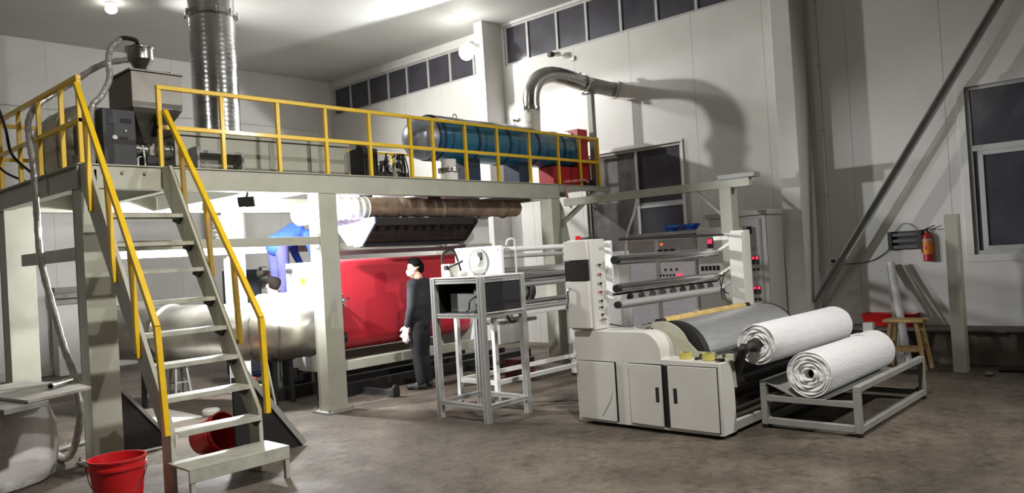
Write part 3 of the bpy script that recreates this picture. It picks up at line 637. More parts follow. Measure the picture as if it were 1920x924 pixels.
# melt-blown die head
dh = thing('die_head', 'dark sooty wedge-shaped die head hanging above the red belt', 'die head', (6.8, 8.08, 1.86))
B().prism([(7.70, 2.20), (8.46, 2.20), (8.46, 2.13), (8.28, 1.93), (8.12, 1.90), (7.95, 1.90), (7.88, 1.93), (7.70, 2.13)], 'x', 5.92, 7.66).done('body', dh, M_DIE, bev=0.004)
B().prism([(7.66, 2.205), (8.50, 2.205), (8.50, 2.13), (8.24, 1.88), (7.92, 1.88), (7.66, 2.13)], 'x', 5.895, 5.918).done('end_plate', dh, mat('film_wrapped_plate', (206, 208, 222), 0.2, 0.3, var=0.25, scale=6, bump=0.8, bscale=10, c2=(120, 132, 200)), label='shiny film-wrapped end plate')  # blue tint in the film colour is a painted reflection
B().prism([(7.66, 2.205), (8.50, 2.205), (8.50, 2.13), (8.24, 1.88), (7.92, 1.88), (7.66, 2.13)], 'x', 7.662, 7.69).done('end_plate', dh, M_DIE)
B().box(5.94, 7.62, 7.675, 7.70, 2.10, 2.19).done('top_rail', dh, M_BLACKM, bev=0.003)
n0 = V(0, -0.9, -0.45).normalized()
cl0 = None
def on_slope(x, t): return V(x, 7.70+0.18*t, 2.13-0.20*t)
nrm = V(0, -0.20, -0.18).normalized()
for k in range(11):
    x = 6.02+k*.155
    for (t, r) in ((0.35, 0.034),):
        p = on_slope(x, t)
        if cl0 is None: cl0 = B().cyl(p, p+nrm*.02, r, n=12).cyl(p+nrm*.02, p+nrm*.03, r*.5, n=8).done('clamp_ring', dh, M_BLACKM); p00 = p
        else: share(cl0, p-p00, dh)
bl0 = None
for k in range(22):
    for t in (0.08, 0.85):
        p = on_slope(5.98+k*.078, t)
        if bl0 is None: bl0 = B().cyl(p, p+nrm*.014, 0.013, n=6).done('bolt', dh, M_BLACKM); p01 = p
        else: share(bl0, p-p01, dh)
B().box(5.98, 7.60, 7.98, 8.10, 1.845, 1.90).done('nozzle_lip', dh, M_BLACKM, bev=0.003)
B().box(5.86, 5.893, 7.92, 8.06, 1.855, 1.885).done('clip', dh, M_CABLE)
for x in (6.2, 7.4): B().box(x, x+.06, 8.15, 8.35, 2.2, 2.65).done('hanger', dh, M_BLACKM)
top(B().box(5.60, 7.75, 8.02, 8.10, 1.76, 1.815), 'guard_bar', 'dark maroon cross bar just under the die head', 'bar', mat('maroon_bar', (70, 44, 48), 0.6), bev=0.003)
wh = thing('air_hood', 'white flared air hood at the right side of the die head', 'hood', (8.0, 8.2, 1.80))
B().prism([(7.75, 1.83), (8.30, 1.83), (8.30, 2.24), (8.02, 2.24), (7.92, 2.05)], 'y', 8.05, 8.4).done('hood', wh, M_WHITE, bev=0.004)
B().box(7.78, 8.32, 8.03, 8.42, 1.74, 1.829).done('rim', wh, M_STEEL)
B().box(8.0, 8.06, 8.2, 8.26, 2.24, 2.65).done('hanger', wh, M_WHITE)
# conveyor with red belt
cv = thing('belt_conveyor', 'wide conveyor with a bright red mesh belt under the die head', 'conveyor', (6.8, 8.9, 0))
def loop(r=0.0):
    pts = []
    def arc(cy, cz, rad, a0, a1, n):
        for i in range(n+1):
            a = math.radians(a0+(a1-a0)*i/n); pts.append((cy+(rad+r)*math.cos(a), cz+(rad+r)*math.sin(a)))
    arc(8.31, 1.61, 0.09, 90, 185, 8); arc(8.40, 0.76, 0.20, 188, 280, 12); arc(8.98, 0.80, 0.16, 270, 360, 8); arc(9.05, 1.60, 0.09, 0, 90, 8)
    return pts
bel = B(); A = [[Vector((x, p[0], p[1])) for p in loop(d)] for (x, d) in ((5.70, 0), (5.70, .008), (7.95, .008), (7.95, 0))]
bel.rings(A, cap=False, close=True).done('belt', cv, M_BELT, smooth=0.9, label='bright red mesh belt')
bel = B(); A = [[Vector((x, p[0], p[1])) for p in loop(d)] for (x, d) in ((5.69, .008), (5.69, .0095), (7.96, .0095), (7.96, .008))]
for (cy, cz, r) in ((8.31, 1.61, .089), (8.40, .76, .199), (8.98, .80, .159), (9.05, 1.60, .089)):
    B().cyl((5.66, cy, cz), (7.99, cy, cz), r, n=28).done('roller', cv, M_STAIN)
    B().cyl((5.50, cy, cz), (5.66, cy, cz), 0.035, n=12).done('axle', cv, M_BLACKM)
for xa, m_ in ((5.56, M_WHITE), (8.0, M_WHITE)):
    B().prism([(8.06, .30), (8.06, 1.12), (8.22, 1.36), (8.22, 1.66), (8.6, 1.70), (9.18, 1.70), (9.18, .30)], 'x', xa, xa+.05).done('side_frame', cv, m_, bev=0.005)
B().box(5.50, 5.56, 8.06, 8.12, .20, 1.10).done('front_post', cv, M_WHITE, bev=0.004)
B().box(5.62, 8.0, 8.08, 8.16, .33, .45).done('front_beam', cv, M_STEEL, bev=0.004)
B().box(5.62, 8.0, 9.08, 9.16, .33, .45).done('back_beam', cv, M_STEEL, bev=0.004)
for (xx, yy) in ((5.57, 8.1), (5.57, 9.05), (8.0, 8.1), (8.0, 9.05)): B().box(xx-.03, xx+.06, yy-.04, yy+.06, .16, .33).done('foot', cv, M_BLACKM)
B().box(5.535, 5.558, 8.72, 8.80, 1.42, 1.50).done('switch', cv, mat('yellow_switch', (230, 180, 30), 0.4), label='yellow switch')
B().cyl((5.50, 8.32, 1.55), (5.558, 8.32, 1.55), 0.045, n=16).cyl((5.46, 8.32, 1.55), (5.50, 8.32, 1.55), 0.02, n=10).done('bearing', cv, M_STAIN)
B().cyl((5.585, 8.14, .74), (5.70, 8.14, .74), 0.07, n=16).done('tension_hub', cv, M_BLACKM)
for a in range(4): B().bar((5.67, 8.10, 1.20), (5.67+.09*math.cos(a*PI/2+.3), 8.06, 1.20+.09*math.sin(a*PI/2+.3)), 0.018).done('hand_wheel_spoke', cv, M_CHROME)
B().cyl((5.67, 8.04, 1.2), (5.67, 8.22, 1.2), 0.02, n=10).done('hand_wheel_hub', cv, M_CHROME)
# base rails
br_ = thing('floor_rails', 'black steel track rails on the floor under the conveyor', 'rail', (6.8, 8.9, 0))
B().box(5.10, 9.2, 8.72, 8.84, 0, .15).done('cross_rail', br_, M_BLACKM, bev=0.004)
B().box(5.10, 9.2, 9.66, 9.78, 0, .15).done('cross_rail', br_, M_BLACKM, bev=0.004)
B().box(5.35, 9.2, 8.16, 8.28, 0, .15).done('cross_rail', br_, M_BLACKM, bev=0.004)
for x in (5.92, 7.80):
    B().box(x, x+.06, 7.52, 8.158, 0, .08).box(x, x+.06, 8.282, 8.718, 0, .08).done('track_rail', br_, M_BLACKM, bev=0.003)
    B().prism([(x-.02, 0), (x+.08, 0), (x+.08, .10)]+[(x+.03+.05*math.cos(a), .10+.05*math.sin(a)) for a in [PI*k/8 for k in range(1, 8)]]+[(x-.02, .10)], 'y', 7.49, 7.519).done('end_stop', br_, M_BLACKM)
top(B().box(5.60, 5.92-.003, 7.62, 7.66, 0, .02).box(5.85, 5.917, 7.56, 8.1, 0, .018), 'rail_shim', 'thin bright steel strip beside the end of the floor rail', 'strip', M_STAIN)
# stainless air duct with elbow
ad = thing('air_duct', 'fat stainless steel air duct bending into the conveyor side', 'duct', (4.6, 9.2, 0))
cp = smooth_path([V(3.92, 10.75, .93), V(4.22, 9.85, .92), V(4.52, 9.05, .91), V(4.80, 8.66, .90), V(5.12, 8.48, .89), V(5.47, 8.44, .89)], 8)
def gore(i0, i1, r):
    return B().tube(cp[i0:i1+1], r, 36)
GR = 0.34
gore(0, 9, GR).done('duct_section', ad, M_DUCT, smooth=0.9); gore(9, 19, GR+.004).done('duct_section', ad, M_DUCT, smooth=0.9); gore(19, 29, GR+.008).done('elbow', ad, M_DUCT, smooth=0.9); gore(29, 38, GR+.014).done('elbow', ad, M_DUCT, smooth=0.9)
for i in (0, 9, 19, 24, 29, 37):
    d = (cp[min(i+1, len(cp)-1)]-cp[i-1 if i else 0]).normalized(); B().cyl(cp[i]-d*.012, cp[i]+d*.012, GR+.026, n=40).done('seam_band', ad, M_STAIN if i not in (0,) else M_BLACKM)
for (p, w) in ((cp[6], .25), (cp[30], .2)):
    for s in (-1, 1): B().bar((p.x+s*.12, p.y, 0), (p.x+s*.10, p.y, p.z-GR+.03), 0.05).done('stand_leg', ad, M_BLACKM)
    B().box(p.x-.16, p.x+.16, p.y-.03, p.y+.03, p.z-GR-.03, p.z-GR+.05).done('cradle', ad, M_BLACKM)
B().bar((4.72, 8.16, 0.02), (4.66, 8.22, .58), 0.022).done('prop_rod', ad, M_CHROME)
# dark cabinet, blower motor and things behind
dk = thing('dark_cabinet', 'dark navy steel cabinet standing behind the air duct', 'cabinet', (6.2, 11.1, 0))
B().box(5.85, 6.45, 11.0, 11.5, 0.05, 1.66).done('body', dk, M_BLUED, bev=0.006); B().box(5.87, 6.43, 11.02, 11.48, 0, .05).done('plinth', dk, M_BLACKM)
B().box(5.90, 6.40, 10.985, 10.999, .10, 1.60).done('door', dk, mat('dark_door', (46, 50, 58), 0.5), bev=0.004)
gb = thing('grey_machine_box', 'light grey machine box behind the blue worker legs', 'cabinet', (6.4, 10.45, 0))
B().box(6.05, 6.85, 10.2, 10.7, 0, 1.48).done('body', gb, M_STEELD, bev=0.006); B().box(6.03, 6.87, 10.18, 10.72, 1.481, 1.50).done('top', gb, M_STEELD)
em = thing('electric_motor', 'small shiny motor lying on the grey machine box', 'motor', (6.2, 10.3, 1.5))
B().lathe((5.82, 10.35, 1.60), (6.5, 10.35, 1.60), [(0, .05), (.04, .09), (.18, .09), (.2, .05), (.28, .05), (.3, .075), (1, .075)], 16).done('body', em, M_STAIN); B().box(6.08, 6.45, 10.29, 10.41, 1.501, 1.54).done('foot', em, M_BLACKM)
# work lights
wf = thing('work_flood_light', 'small black flood light hung under the platform beam', 'flood light', (4.22, 7.70, 2.30))
Mr = Matrix.Translation((4.24, 7.70, 2.375)) @ Euler((0.25, 0, -0.9)).to_matrix().to_4x4()
B().box(-.09, .09, -.025, .02, -.055, .055).xform(Mr).done('housing', wf, M_BLACKM, bev=0.006)
B().box(-.075, .075, .0205, .026, -.042, .042).xform(Mr).done('lens', wf, M_BULB)
B().bar((4.24, 7.70, 2.42), (4.28, 7.60, 2.65), 0.02).done('bracket', wf, M_BLACKM)
wb = thing('work_batten', 'white LED batten lamp fixed under the platform above the air duct', 'lamp', (4.75, 8.70, 2.40))
B().box(4.72, 4.78, 8.35, 9.05, 2.43, 2.467).done('housing', wb, M_WHITE, bev=0.004); B().box(4.73, 4.77, 8.37, 9.03, 2.405, 2.43).done('diffuser', wb, M_BULB2, bev=0.006)
B().box(4.73, 4.85, 8.4, 8.43, 2.467, 2.475).done('bracket', wb, M_STEELD)
# stools below
def round_stool(name, label, c, r, h, m, spread=0.04, grp=None, legs=4):
    t = thing(name, label, 'stool', (c[0], c[1], 0), grp)
    B().cyl((c[0], c[1], h-.03), (c[0], c[1], h), r, n=20).done('seat', t, m, bev=0.004)
    for k in range(legs):
        a = PI/4+k*2*PI/legs
        B().bar((c[0]+(r*.7+spread)*math.cos(a), c[1]+(r*.7+spread)*math.sin(a), 0), (c[0]+r*.6*math.cos(a), c[1]+r*.6*math.sin(a), h-.03), 0.03).done('leg', t, m, bev=0.003)
    for k in range(legs):
        a = PI/4+k*2*PI/legs; a2 = a+2*PI/legs; q = r*.66+spread*.6
        B().bar((c[0]+q*math.cos(a), c[1]+q*math.sin(a), h*.4), (c[0]+q*math.cos(a2), c[1]+q*math.sin(a2), h*.4), 0.018).done('stretcher', t, m)
    return t
round_stool('steel_stool', 'grey steel stool on the floor behind the air duct', (4.72, 10.65), .16, .45, M_STEELD)
round_stool('wooden_stool', 'low wooden stool seen through the stair treads under the duct', (4.35, 8.05), .13, .36, M_WOOD)
top(B().box(4.27, 4.41, 8.0, 8.10, .361, .45), 'parts_box', 'small red box on the low wooden stool under the duct', 'box', M_REDP, bev=0.006)
top(B().tube([(4.9, 10.2, .012), (5.3, 9.9, .012), (5.2, 10.15, .012), (5.6, 10.0, .012)], .012, 6, 8), 'red_cable', 'red cable lying on the floor behind the stairs', 'cable', M_REDPL)
top(B().lathe((4.25, 8.8, 0), (4.25, 8.8, .06), [(0, .10), (.7, .10), (1, .085)], 24), 'white_plate', 'white plastic plate lying on the floor under the duct', 'plate', M_WHITE)

# ================================================================== MIDDLE: CONTROL STAND AND ROLLER FRAME
cs = thing('control_stand', 'tall aluminium-profile stand with dark panels in front of the red belt', 'stand', (5.69, 5.73, 0))
def prof(p, q, name='profile', s=0.06):
    p = V(*p); q = V(*q); d = (q-p).normalized(); u = V(0, 0, 1) if abs(d.z) < .9 else V(0, 1, 0); a = d.cross(u).normalized(); c = a.cross(d)
    pts = []
    h = s/2; g = 0.006; dp = 0.008
    side = [(-h, -h), (-g, -h), (-g, -h+dp), (g, -h+dp), (g, -h), (h, -h)]
    poly = []
    for k in range(4):
        co, si = [(1, 0), (0, 1), (-1, 0), (0, -1)][k]
        for (x, y) in side[:-1]: poly.append((x*co-y*si, x*si+y*co))
    return B().rings([[e+a*x+c*y for (x, y) in poly] for e in (p, q)]).done(name, cs, M_ALU, smooth=0)
cx0, cx1, cy0, cy1 = 5.37, 6.02, 5.37, 6.11
for (x, y, dx, dy) in ((cx0, cy0, 1, 1), (cx1, cy0, -1, 1), (cx0, cy1, 1, -1), (cx1, cy1, -1, -1)):
    prof((x+.03*dx, y+.03*dy, 0), (x+.03*dx, y+.03*dy, 1.43), 'corner_post')
for z in (1.40, 1.05, 0.155):
    s = 0.045
    prof((cx0+.06, cy0+.03, z), (cx1-.06, cy0+.03, z), 'rail', s); prof((cx0+.06, cy1-.03, z), (cx1-.06, cy1-.03, z), 'rail', s)
    prof((cx0+.03, cy0+.06, z), (cx0+.03, cy1-.06, z), 'rail', s); prof((cx1-.03, cy0+.06, z), (cx1-.03, cy1-.06, z), 'rail', s)
B().box(cx0+.002, cx1-.002, cy0+.002, cy1-.002, 1.431, 1.445).done('top_board', cs, M_WHITE, bev=0.002)
B().box(cx0+.06, cx1-.06, cy0+.02, cy0+.03, 1.08, 1.375).done('front_panel', cs, M_TINT, label='dark tinted panel')
B().box(cx0+.055, cx1-.055, cy0-.004, cy0+.012, 1.072, 1.082).done('panel_edge', cs, M_CABLE)
B().box(cx1-.05, cx1-.04, cy0+.06, cy1-.06, 1.08, 1.375).done('far_panel', cs, M_BLACK)
B().box(cx0+.06, cx1-.06, cy1-.05, cy1-.04, 1.08, 1.375).done('back_panel', cs, M_BLACK)
B().box(cx0+.06, cx1-.06, cy0+.06, cy1-.06, 1.074, 1.082).done('shelf', cs, M_BLACK)
ld = thing('drive_box', 'grey electric drive box inside the aluminium stand', 'drive', (5.6, 5.75, 1.083))
B().box(5.50, 5.62, 5.60, 5.95, 1.083, 1.27).done('case', ld, mat('drive_grey', (112, 114, 112), 0.5), bev=0.004)
B().box(5.47, 5.60, 5.46, 5.57, 1.083, 1.31).done('side_unit', ld, mat('drive_grey2', (126, 126, 122), 0.5), bev=0.004)
for z in (1.15, 1.24): B().cyl((5.455, 5.51, z), (5.47, 5.51, z), 0.026, n=14).done('port', ld, M_BLACK)
top(B().tube([(5.46, 5.51, 1.25), (5.42, 5.58, 1.20), (5.44, 5.62, 1.12), (5.46, 5.68, 1.09)], .008, 6, 6), 'drive_cable', 'black cable looping inside the aluminium stand', 'cable', M_RUB)
top(B().tube([(5.80, 5.45, 1.05), (5.82, 5.44, .98), (5.90, 5.46, .94), (5.99, 5.5, .95)], .010, 6, 6), 'stand_cable', 'black cable hanging below the dark panel of the stand', 'cable', M_RUB)
# things on top of the stand
gbx = thing('metering_pump', 'cream gearbox with a black crank arm on top of the aluminium stand', 'pump', (5.58, 5.98, 1.446))
B().box(5.50, 5.62, 5.93, 6.07, 1.446, 1.58).done('gearbox', gbx, M_PLAST, bev=0.008)
B().tube([(5.49, 5.96, 1.54), (5.47, 5.85, 1.565), (5.46, 5.70, 1.60)], .014, 8, 6).cyl((5.46, 5.96, 1.54), (5.51, 5.96, 1.54), .024, n=14).done('crank_arm', gbx, M_BLACK)
B().tube([(5.60, 6.05, 1.50), (5.60, 6.15, 1.60), (5.62, 6.14, 1.70), (5.68, 6.06, 1.72), (5.70, 6.02, 1.62), (5.70, 5.98, 1.50)], .012, 7, 6).done('cable', gbx, M_RUB)
dc = thing('clear_disc', 'round clear acrylic disc with a dark slot standing on the stand top', 'disc', (5.6, 5.62, 1.446))
B().cyl((5.60, 5.62, 1.58), (5.635, 5.62, 1.58), .135, n=32).done('disc', dc, M_CLEAR); B().cyl((5.575, 5.62, 1.60), (5.60, 5.62, 1.60), .055, n=20).done('hub', dc, M_WHITE)
B().box(5.585, 5.599, 5.55, 5.60, 1.60, 1.68).done('slot', dc, M_BLACK); B().box(5.59, 5.645, 5.56, 5.68, 1.446, 1.46).done('base', dc, M_BLACK)
top(B().ball((5.56, 5.80, 1.472), (.05, .06, .026)), 'cloth_wad', 'cream rag lying on the stand top between gearbox and disc', 'rag', M_PLAST)
top(B().prism([(5.52, 5.62), (5.66, 5.42), (5.72, 5.46), (5.60, 5.66)], 'z', 1.447, 1.453), 'paper_sheet', 'white paper sheet on the stand top behind the disc', 'paper', M_WHITE)
# white roller frame
rf = thing('roller_frame', 'white frame with horizontal guide rollers between belt and winder', 'frame', (7.1, 6.1, 0))
fx0, fx1, fy0, fy1 = 6.03, 8.10, 5.86, 6.44
for (x, y) in ((fx0, fy0), (fx0, fy1), (fx1, fy0), (fx1, fy1)):
    B().box(x-.025, x+.025, y-.025, y+.025, 0.03, 0.95).done('leg', rf, M_WHITE, bev=0.003); B().cyl((x, y, 0), (x, y, .03), .03, n=10).done('foot', rf, M_BLACKM)
for y in (fy0, fy1):
    B().box(fx0+.025, fx1-.025, y-.02, y+.02, .24, .29).done('lower_rail', rf, M_WHITE, bev=0.003); B().box(fx0-.025, fx1+.025, y-.025, y+.025, .951, 1.0).done('upper_rail', rf, M_WHITE, bev=0.003)
for x in (fx0, fx1): B().box(x-.02, x+.02, fy0+.025, fy1-.025, .24, .29).done('lower_rail', rf, M_WHITE, bev=0.003)
B().box(fx0+.01, fx0+.05, 5.70, 6.42, 1.001, 1.745).done('side_plate', rf, M_WHITE, bev=0.005); B().box(fx1-.05, fx1-.01, 5.70, 6.42, 1.001, 1.745).done('side_plate', rf, M_WHITE, bev=0.005)
for (y, z) in ((5.75, 1.70), (6.36, 1.70), (6.05, 1.70)): B().cyl((fx0+.002, y, z), (fx0+.01, y, z), .012, n=8).done('plate_bolt', rf, M_STEELD)
for (y, z, r, m) in ((5.80, 1.70, .03, M_WHITE), (5.82, 1.62, .022, M_ALU), (5.80, 1.385, .045, M_CHROME), (5.84, 1.30, .035, M_ALU), (6.2, 1.45, .04, M_CHROME), (5.80, 1.10, .03, M_CHROME), (5.84, 1.03, .028, M_ALU)):
    B().cyl((fx0+.05, y, z), (fx1-.05, y, z), r, n=20).done('roller', rf, m)
B().cyl((6.62, 5.95, 1.22), (6.70, 5.95, 1.22), .14, n=28).cyl((6.60, 5.95, 1.22), (6.72, 5.95, 1.22), .10, n=24).done('pulley', rf, M_DIE)
B().box(7.75, 8.02, 5.82, 5.88, .30, .945).done('front_plate', rf, M_WHITE, bev=0.004)
top(B().tube([(6.15, 5.72, 1.746), (6.14, 5.68, 1.80), (6.19, 5.64, 1.80), (6.22, 5.66, 1.72), (6.22, 5.66, 1.5), (6.20, 5.66, 1.2)], .012, 7, 6), 'air_hose', 'white air hose looping over the roller frame corner', 'hose', M_CABLE)
top(B().ball((6.62, 6.15, .985), (.20, .14, .09)), 'plastic_sheet', 'crumpled clear plastic sheet lying in the white roller frame', 'plastic sheet', M_BAG)
B().box(6.30, 6.9, 6.0, 6.35, .86, .90).done('tray', rf, M_STEELD)
top(B().box(7.5, 7.85, 6.9, 7.15, 0, .26), 'tool_box', 'dark tool box with red edge on the floor behind the roller frame', 'box', mat('brown_red', (92, 40, 36), 0.6, var=0.3), bev=0.01)

# ================================================================== WINDER
wn = thing('winder_machine', 'light grey slitter winder with rounded cabinet, tower and large steel drum', 'winder', (7.1, 3.9, 0))
def wprof(dy=0):
    arc = [(3.87-.0+.19*math.sin(a), .69+.19*math.cos(a)) for a in [i*PI/2/8 for i in range(9)]]
    arc = [(3.87-.19*math.sin(a), .69+.19*math.cos(a)) for a in [i*PI/2/8 for i in range(9)]]
    return [(3.12, .03), (4.62, .03), (4.62, .86), (4.55, .88)]+arc+[(3.68, .645), (3.12, .635)]
B().prism(wprof(), 'x', 5.845, 6.08).done('side_cabinet', wn, M_WIND, bev=0.006)
B().prism([(p[0], p[1]) for p in wprof()], 'x', 8.12, 8.30).done('side_cabinet', wn, M_WIND, bev=0.006)
for yy in (3.2, 4.5):
    for xx in (5.95, 8.2): B().cyl((xx, yy, 0), (xx, yy, .03), .035, n=10).done('foot', wn, M_BLACKM)
def door(y0, y1, z0, z1, ang, hinge, handle, hz=.33):
    M = Matrix.Translation((5.845, hinge, 0)) @ Matrix.Rotation(ang, 4, 'Z') @ Matrix.Translation((-5.845, -hinge, 0))
    B().box(5.842, 5.8447, y0-.006, y1+.006, z0-.006, z1+.006).done('door_gap', wn, M_BLACKM)
    d = B().box(5.823, 5.8415, y0, y1, z0, z1).xform(M).done('door', wn, M_WIND, bev=0.003)
    if handle: B().box(5.820, 5.826, handle-.018, handle+.018, hz-.055, hz+.075).xform(M).done('recessed_handle', d, M_BLACK, bev=0.004)
door(4.165, 4.585, .06, .595, -0.03, 4.585, None); door(3.665, 4.01, .065, .595, -0.06, 4.01, 3.71); door(3.15, 3.61, .06, .595, 0, 3.15, 3.545)
B().box(5.838, 5.8445, 3.612, 3.662, .06, .595).done('door_gap', wn, M_BLACK)
B().tube([(5.815, 4.32, .10), (5.812, 4.22, .25), (5.815, 4.20, .34), (5.817, 4.215, .30)], .004, 5, 4).done('scratch_wire', wn, M_STEELD)
# inner plates
ipf = [(3.10, .40), (4.30, .40), (4.30, .80), (4.12, .90)]+[(3.80-.27*math.sin(a), .68+.27*math.cos(a)) for a in [-.9+i*(2.1/12) for i in range(13)]]+[(3.46, .69), (3.12, .68)]
B().prism(ipf, 'x', 6.082, 6.11).done('inner_plate', wn, M_WINDI, bev=0.003, label='olive inner bearing plate'); B().prism(ipf, 'x', 8.09, 8.118).done('inner_plate', wn, M_WINDI, bev=0.003)
for (yy, zz) in ((3.42, .66), (3.28, .665), (3.20, .665), (3.9, .88)): B().cyl((6.07, yy, zz), (6.0815, yy, zz), .012, n=8).done('bolt', wn, M_BLACK)
# drum
B().cyl((6.20, 3.72, .62), (8.06, 3.72, .62), .325, n=56).done('main_drum', wn, M_DRUM, label='large polished steel drum')
B().cyl((6.115, 3.72, .62), (6.20, 3.72, .62), .33, n=40).done('drum_end', wn, M_BLACK); B().cyl((8.06, 3.72, .62), (8.088, 3.72, .62), .33, n=40).done('drum_end', wn, M_BLACK)
# lower dark rollers / frame between the sides
for (yy, zz, r, m) in ((3.25, .38, .05, M_BLACKM), (3.18, .25, .035, M_DIE), (3.60, .25, .16, M_BLACKM)): B().cyl((6.08, yy, zz), (8.12, yy, zz), r, n=20).done('lower_roller', wn, m)
B().box(6.08, 8.12, 3.14, 3.22, .03, .11).done('base_beam', wn, M_WIND, bev=0.004); B().box(6.08, 8.12, 4.4, 4.5, .03, .15).done('base_beam', wn, M_WIND, bev=0.004)
# tower
B().box(5.845, 6.07, 4.37, 4.645, .885, 1.735).done('tower', wn, M_WIND, bev=0.006)
B().box(5.80, 5.844, 4.39, 4.655, 1.545, 1.725).done('tower_panel', wn, M_WIND, bev=0.004); B().box(5.80, 5.844, 4.39, 4.655, .905, 1.345).done('tower_door', wn, M_WIND, bev=0.004)
B().box(5.795, 5.844, 4.395, 4.65, 1.352, 1.538).done('screen', wn, M_SCREEN, bev=0.003)
B().tube([(5.80, 4.60, 1.28), (5.76, 4.60, 1.27), (5.76, 4.60, 1.18), (5.76, 4.61, 1.13), (5.80, 4.66, 1.10)], .011, 7, 5).done('door_handle', wn, M_CHROME)
B().cyl((5.90, 4.55, 1.735), (5.90, 4.55, 1.775), .03, n=14).done('emergency_button', wn, M_REDPL); B().box(5.98, 6.05, 4.5, 4.58, 1.735, 1.76).done('tower_cap', wn, M_BLACK)
for k, z in enumerate((1.49, 1.40, 1.315, 1.235, 1.15, 1.09, 1.02)):
    B().cyl((5.965, 4.37, z), (5.965, 4.352, z), .011, n=12).done('button', wn, M_REDP if k in (1, 3) else M_BLACK)
    if k < 6: B().box(5.925, 5.94, 4.364, 4.3699, z-.012, z+.012).done('button_label', wn, M_STEELD)
for dx in (-.03, 0.0, .03): B().cyl((5.965+dx, 4.37, .975), (5.965+dx, 4.345, .975), .010, n=8).done('air_fitting', wn, M_CHROME)
# far upright
B().box(8.12, 8.17, 3.97, 4.13, .885, 1.735).done('far_plate', wn, M_WIND, bev=0.006)
B().box(8.12, 8.15, 4.131, 4.32, 1.66, 1.735).done('rod_bracket', wn, M_WIND, bev=0.004)
for z in (1.525, 1.255, 1.10): B().bar((8.135, 4.29, z), (8.135, 4.12, z+.10), .035, .022, up=(1, 0, 0)).done('bracket_arm', wn, M_WIND, bev=0.003)
for (y0_, z0_, y1_, z1_) in ((4.28, 1.24, 4.14, 1.32), (4.26, 1.22, 4.16, 1.05), (4.22, 1.10, 4.14, .95), (4.20, 1.30, 4.24, .98)):
    B().tube([(8.11, y0_, z0_), (8.09, (y0_+y1_)/2+.02, (z0_+z1_)/2-.03), (8.11, y1_, z1_)], .006, 5, 5).done('cable', wn, M_RUB)
B().box(8.171, 8.33, 3.97, 4.13, .885, 1.76).done('far_upright', wn, M_WIND, bev=0.006)
# guide rollers
for (z, r, m) in ((1.525, .05, M_CHROME), (1.255, .045, M_CHROME), (1.10, .040, M_ALU)):
    B().cyl((6.11, 4.27, z), (8.06, 4.27, z), r, n=28).done('guide_roller', wn, m); B().cyl((6.07, 4.27, z), (6.11, 4.27, z), r*.8, n=14).done('roller_bearing', wn, M_BLACK); B().cyl((8.06, 4.27, z), (8.12, 4.27, z), r*.5, n=14).done('roller_bearing', wn, M_BLACK)
B().cyl((6.07, 4.20, 1.72), (8.12, 4.20, 1.72), .014, n=10).done('tie_rod', wn, M_BLACK)
B().cyl((6.07, 4.30, 1.20), (8.12, 4.30, 1.20), .012, n=8).done('spreader_rod', wn, M_DIE)
for k in range(9): B().cyl((6.35+k*.2, 4.305, 1.155), (6.37+k*.2, 4.305, 1.155), .035, n=14).done('slitter_blade', wn, M_DIE)
# core shaft on the drum
csx = thing('core_shaft', 'paper core wrapped in shiny brown tape on a shaft above the drum', 'core', (7.1, 3.93, .9))
B().lathe((6.33, 3.93, .925), (7.98, 3.93, .925), [(0, .036)]+[(i/30, .038+.003*math.sin(i*2.3)) for i in range(1, 30)]+[(1, .036)], 18).done('core', csx, M_GOLD)
for a, b2 in ((6.22, 6.33), (7.98, 8.09)): B().cyl((a, 3.93, .925), (b2, 3.93, .925), .032, n=16).done('chuck', csx, M_BLACK)
B().lathe((5.98, 3.93, .925), (6.22, 3.93, .925), [(0, .012), (.3, .012), (.31, .022), (.4, .022), (.41, .012), (.7, .012), (.71, .02), (1, .02)], 12).done('shaft', csx, M_CHROME)
B().tube([(6.0, 4.05, .90), (5.95, 4.15, .91), (5.93, 4.26, .93)], .014, 8, 3).done('handle', csx, M_CHROME)
# tape rolls and bits on the cabinet
for (yy, lb) in ((3.50, 'stack of translucent yellow tape rolls on the winder cabinet nearer the tower'), (3.28, 'translucent yellow tape roll on the winder cabinet nearer the white rolls')):
    b = B(); b.lathe((5.96, yy, .642), (5.96, yy, .70), [(0, .035), (0, .055), (1, .055), (1, .035)], 24, cap=False); 
    t = top(b, 'tape_roll', lb, 'tape roll', M_YTAPE, 'yellow tape rolls'); 
    for v in t.data.vertices: v.co.x *= 1.0
top(B().cyl((5.93, 3.39, .65), (6.0, 3.37, .65), .014, n=10), 'small_fitting', 'small dark fitting between the two tape rolls', 'fitting', M_DIE)
top(B().box(5.95, 6.0, 3.15, 3.22, .638, .655), 'small_cutter', 'small black cutter near the front corner of the winder cabinet', 'cutter', M_BLACK, bev=0.004)
